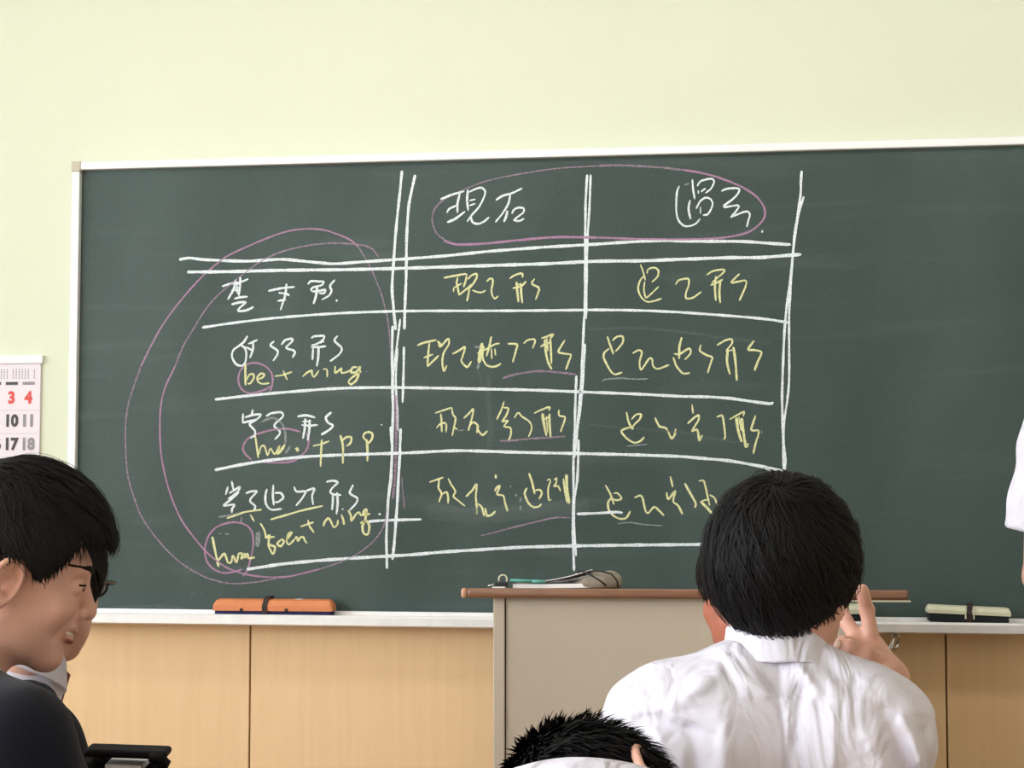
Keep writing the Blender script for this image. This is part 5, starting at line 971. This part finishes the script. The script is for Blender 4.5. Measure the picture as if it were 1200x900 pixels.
for s in (-1, 1):
    V = [wE(np.array([[s*(0.034+0.022*math.cos(a)), 0.112+dy, 0.004+0.016*math.sin(a)]]))[0] for dy in (0, 0.0015) for a in np.linspace(0, 2*PI, 20, endpoint=False)]
    me = bpy.data.meshes.new('lens'); me.from_pydata([tuple(v) for v in V], [], [tuple(range(19, -1, -1)), tuple(range(20, 40))]+[(i, (i+1) % 20, 20+(i+1) % 20, 20+i) for i in range(20)]); link('lens', me, M['lens'], gl)
link('blazer', sdf_mesh(lambda P: smax(blazer_sdf(P, 0.905, ny=ec_[1]-0.005), -cone(P, ec_+np.array([0, 0.012, -0.012]), ec_+np.array([0, 0, 0.3]), 0.075, 0.10), 0.008), (-0.29, -0.18, 0.40), (0.29, 0.36, 1.06), 0.006), M['blazer'], E_)
link('shirt', sdf_mesh(lambda P: smin(shirtA(P, 0.930, 0.0, ec_, -26), cone(P, ec_+np.array([0, 0.0, -0.035]), (0, 0.01, 0.80), 0.058, 0.08), 0.01), (-0.14, -0.16, 0.55), (0.14, 0.16, 1.06), 0.0028), M['shirt_grey'], E_)
ny = ec_[1]-0.005
link('tie', tube_mesh([[(0, ny+0.078, 0.972), (0, ny+0.092, 0.955), (0, 0.128, 0.90), (0, 0.137, 0.80), (0, 0.13, 0.72)]], [0.008, 0.014, 0.012, 0.020, 0.022], 10), M['tie'], E_)
legs(E_, (0, -0.03, 0.52))

# ================= standing person whose sleeve enters at the right edge
T = frame_person('person', 'standing person in a white short-sleeved shirt, only the sleeve showing at the right edge', 1322, 3.05, R(180))
shr = cam_local(T, 1232, 500, 3.05); hemp = cam_local(T, 1221, 606, 3.05); elb = cam_local(T, 1222, 676, 3.08)
th_ = (0.0, 0.02, 1.60)
tT, wT, _ = head_pose(th_, 0, R(-5), 0)
def bodyT(P):
    d = head_sdf(tT(P)); d = smin(d, cone(P, (0, 0.0, 1.56), (0, -0.01, 1.42), 0.052, 0.058), 0.03); d = smin(d, cone(P, (-0.13, 0, 1.36), (0.13, 0, 1.36), 0.045, 0.045), 0.04)
    for s, sh_, el_ in ((1, shr, elb), (-1, shr*np.array([-1, 1, 1]), elb*np.array([-1, 1, 1]))):
        hn = np.array([el_[0]*0.35, el_[1]+0.22, el_[2]+0.06]); a = smin(cone(P, sh_, el_, 0.044, 0.036), cone(P, el_, hn, 0.036, 0.024), 0.01)
        dr = (hn-el_)/np.linalg.norm(hn-el_); a = smin(a, cone(P, hn, hn+dr*0.07, 0.024, 0.026), 0.01)
        for i in range(4):
            o_ = np.array([0, 0, 0.03-0.018*i]); a = smin(a, cone(P, hn+dr*0.075+o_*0.9, hn+dr*(0.125+0.006*(i in (1, 2)))+o_+np.array([0, 0, -0.01]), 0.0092, 0.0078), 0.006)
        a = smin(a, cone(P, hn+dr*0.02+np.array([0, 0, 0.02]), hn+dr*0.07+np.array([0, 0, 0.052]), 0.011, 0.008), 0.008); d = smin(d, a, 0.015)
    return d
link('body', sdf_mesh(bodyT, (-0.30, -0.16, 1.00), (0.30, 0.50, 1.76), 0.006), M['skin'], T)
make_hair(T, tT, wT, (0, -0.012, 0.026), (0.084, 0.104, 0.094), TB, ((-0.14, -0.14, 1.45), (0.14, 0.2, 1.76)), whorl=(0, -0.6, 0.8), n=1500, seg=5, length=0.06, lift=0.04, width=0.002, seed=41)
def shirtT(P):
    d = ell(P, (0, 0.0, 1.16), (0.165, 0.115, 0.30)); A_ = P.copy(); A_[:, 0] = np.abs(A_[:, 0]); d = smin(d, cone(A_, (0.04, 0, 1.43), (0.13, 0.0, 1.385), 0.038, 0.048), 0.05)
    for m_ in (1, -1):
        mm = np.array([m_, 1, 1]); d = smin(d, smax(cone(P, shr*mm, hemp*mm*1.35-shr*mm*0.35, 0.052, 0.072), (P-hemp*mm)@((hemp-shr)*mm)/np.linalg.norm(hemp-shr)-0.03, 0.008), 0.03)
    d = smax(d, -cone(P, (0, 0, 1.50), (0, 0, 1.7), 0.056, 0.07), 0.01)
    nt_ = cam_local(T, 1176, 577, 3.05); d = smax(d, -sph(P, nt_, 0.019), 0.006)
    return d+0.004*np.sin(P[:, 2]*62+P[:, 0]*18)*np.exp(-((np.abs(P[:, 0])-0.19)/0.08)**2)+0.0015*np.sin(P[:, 0]*50)*np.sin(P[:, 2]*40)
link('shirt', sdf_mesh(shirtT, (-0.33, -0.18, 0.84), (0.33, 0.22, 1.52), 0.006), M['shirt'], T)
legs(T, (0, 0, 0.88), standing=True)

# ------------------------------------------------------------------ black bag on the desk at lower left
bg = thing('open_bag', 'open black bag with pale papers inside, beside the blazers at lower left', 'bag', (0, 0, 0), YAW+R(4))
p = at(143, 900, 2.22); bg.location = (p[0], p[1], 0.721)
s2 = 2.22/1900; topz = at(150, 876, 2.22)[2]-0.721
def rr_box(P, c, h, r):
    q = np.abs(P-np.array(c))-np.array(h)+r; return L2(np.maximum(q, 0))+np.minimum(q.max(1), 0)-r
def bagf(P):
    d = rr_box(P, (-0.004, 0.035, topz*0.5-0.008), (0.054, 0.055, topz*0.5-0.010), 0.018); d = smax(d, -rr_box(P, (-0.004, 0.035, topz*0.5+0.010), (0.048, 0.049, topz*0.5), 0.015), 0.002)
    d = smax(d, -rr_box(P, (-0.006, -0.02, topz-0.0125), (0.040, 0.04, 0.0085), 0.004), 0.003); return d-0.001*np.sin(P[:, 2]*70+P[:, 0]*30)
link('bag_body', sdf_mesh(bagf, (-0.08, -0.04, -0.005), (0.08, 0.14, topz+0.01), 0.003), M['bag'], bg)
def lidf(P): return rr_box(P@rotm(0, R(-2.5), 0).T, (0.000, 0.004, topz-0.006), (0.056, 0.028, 0.0055), 0.005)
link('lid', sdf_mesh(lidf, (-0.09, -0.05, topz-0.03), (0.09, 0.15, topz+0.015), 0.0025), M['bag'], bg)
tube('rolled_edge', [(0.040, -0.024, topz-0.010), (0.054, -0.022, topz-0.012), (0.060, -0.020, topz-0.018), (0.056, -0.018, topz-0.026), (0.048, -0.016, topz-0.034)], [0.006, 0.0085, 0.009, 0.008, 0.006], M['bag'], bg, 10)
pg = box('loose_papers', (-0.028, -0.016, topz-0.031), (0.020, 0.07, topz-0.0215), M['paper'], bg, mtx=Matrix.Rotation(R(3), 4, 'Y'))

# seats and desks under the frame edge
for o_, lab in ((B, 'school chair under the boy raising two fingers'), (C, 'school chair under the mostly hidden boy'), (D, 'school chair under the slumped boy with spiky hair'), (A, 'school chair under the smiling boy'), (E_, 'school chair under the boy with glasses')):
    rz = o_.rotation_euler[2]; school_chair(o_.location.x, o_.location.y, rz, lab)
pb = at(150, 900, 2.30); school_desk(pb[0]+0.17, pb[1]+0.02, YAW, 'school desk carrying the open black bag')
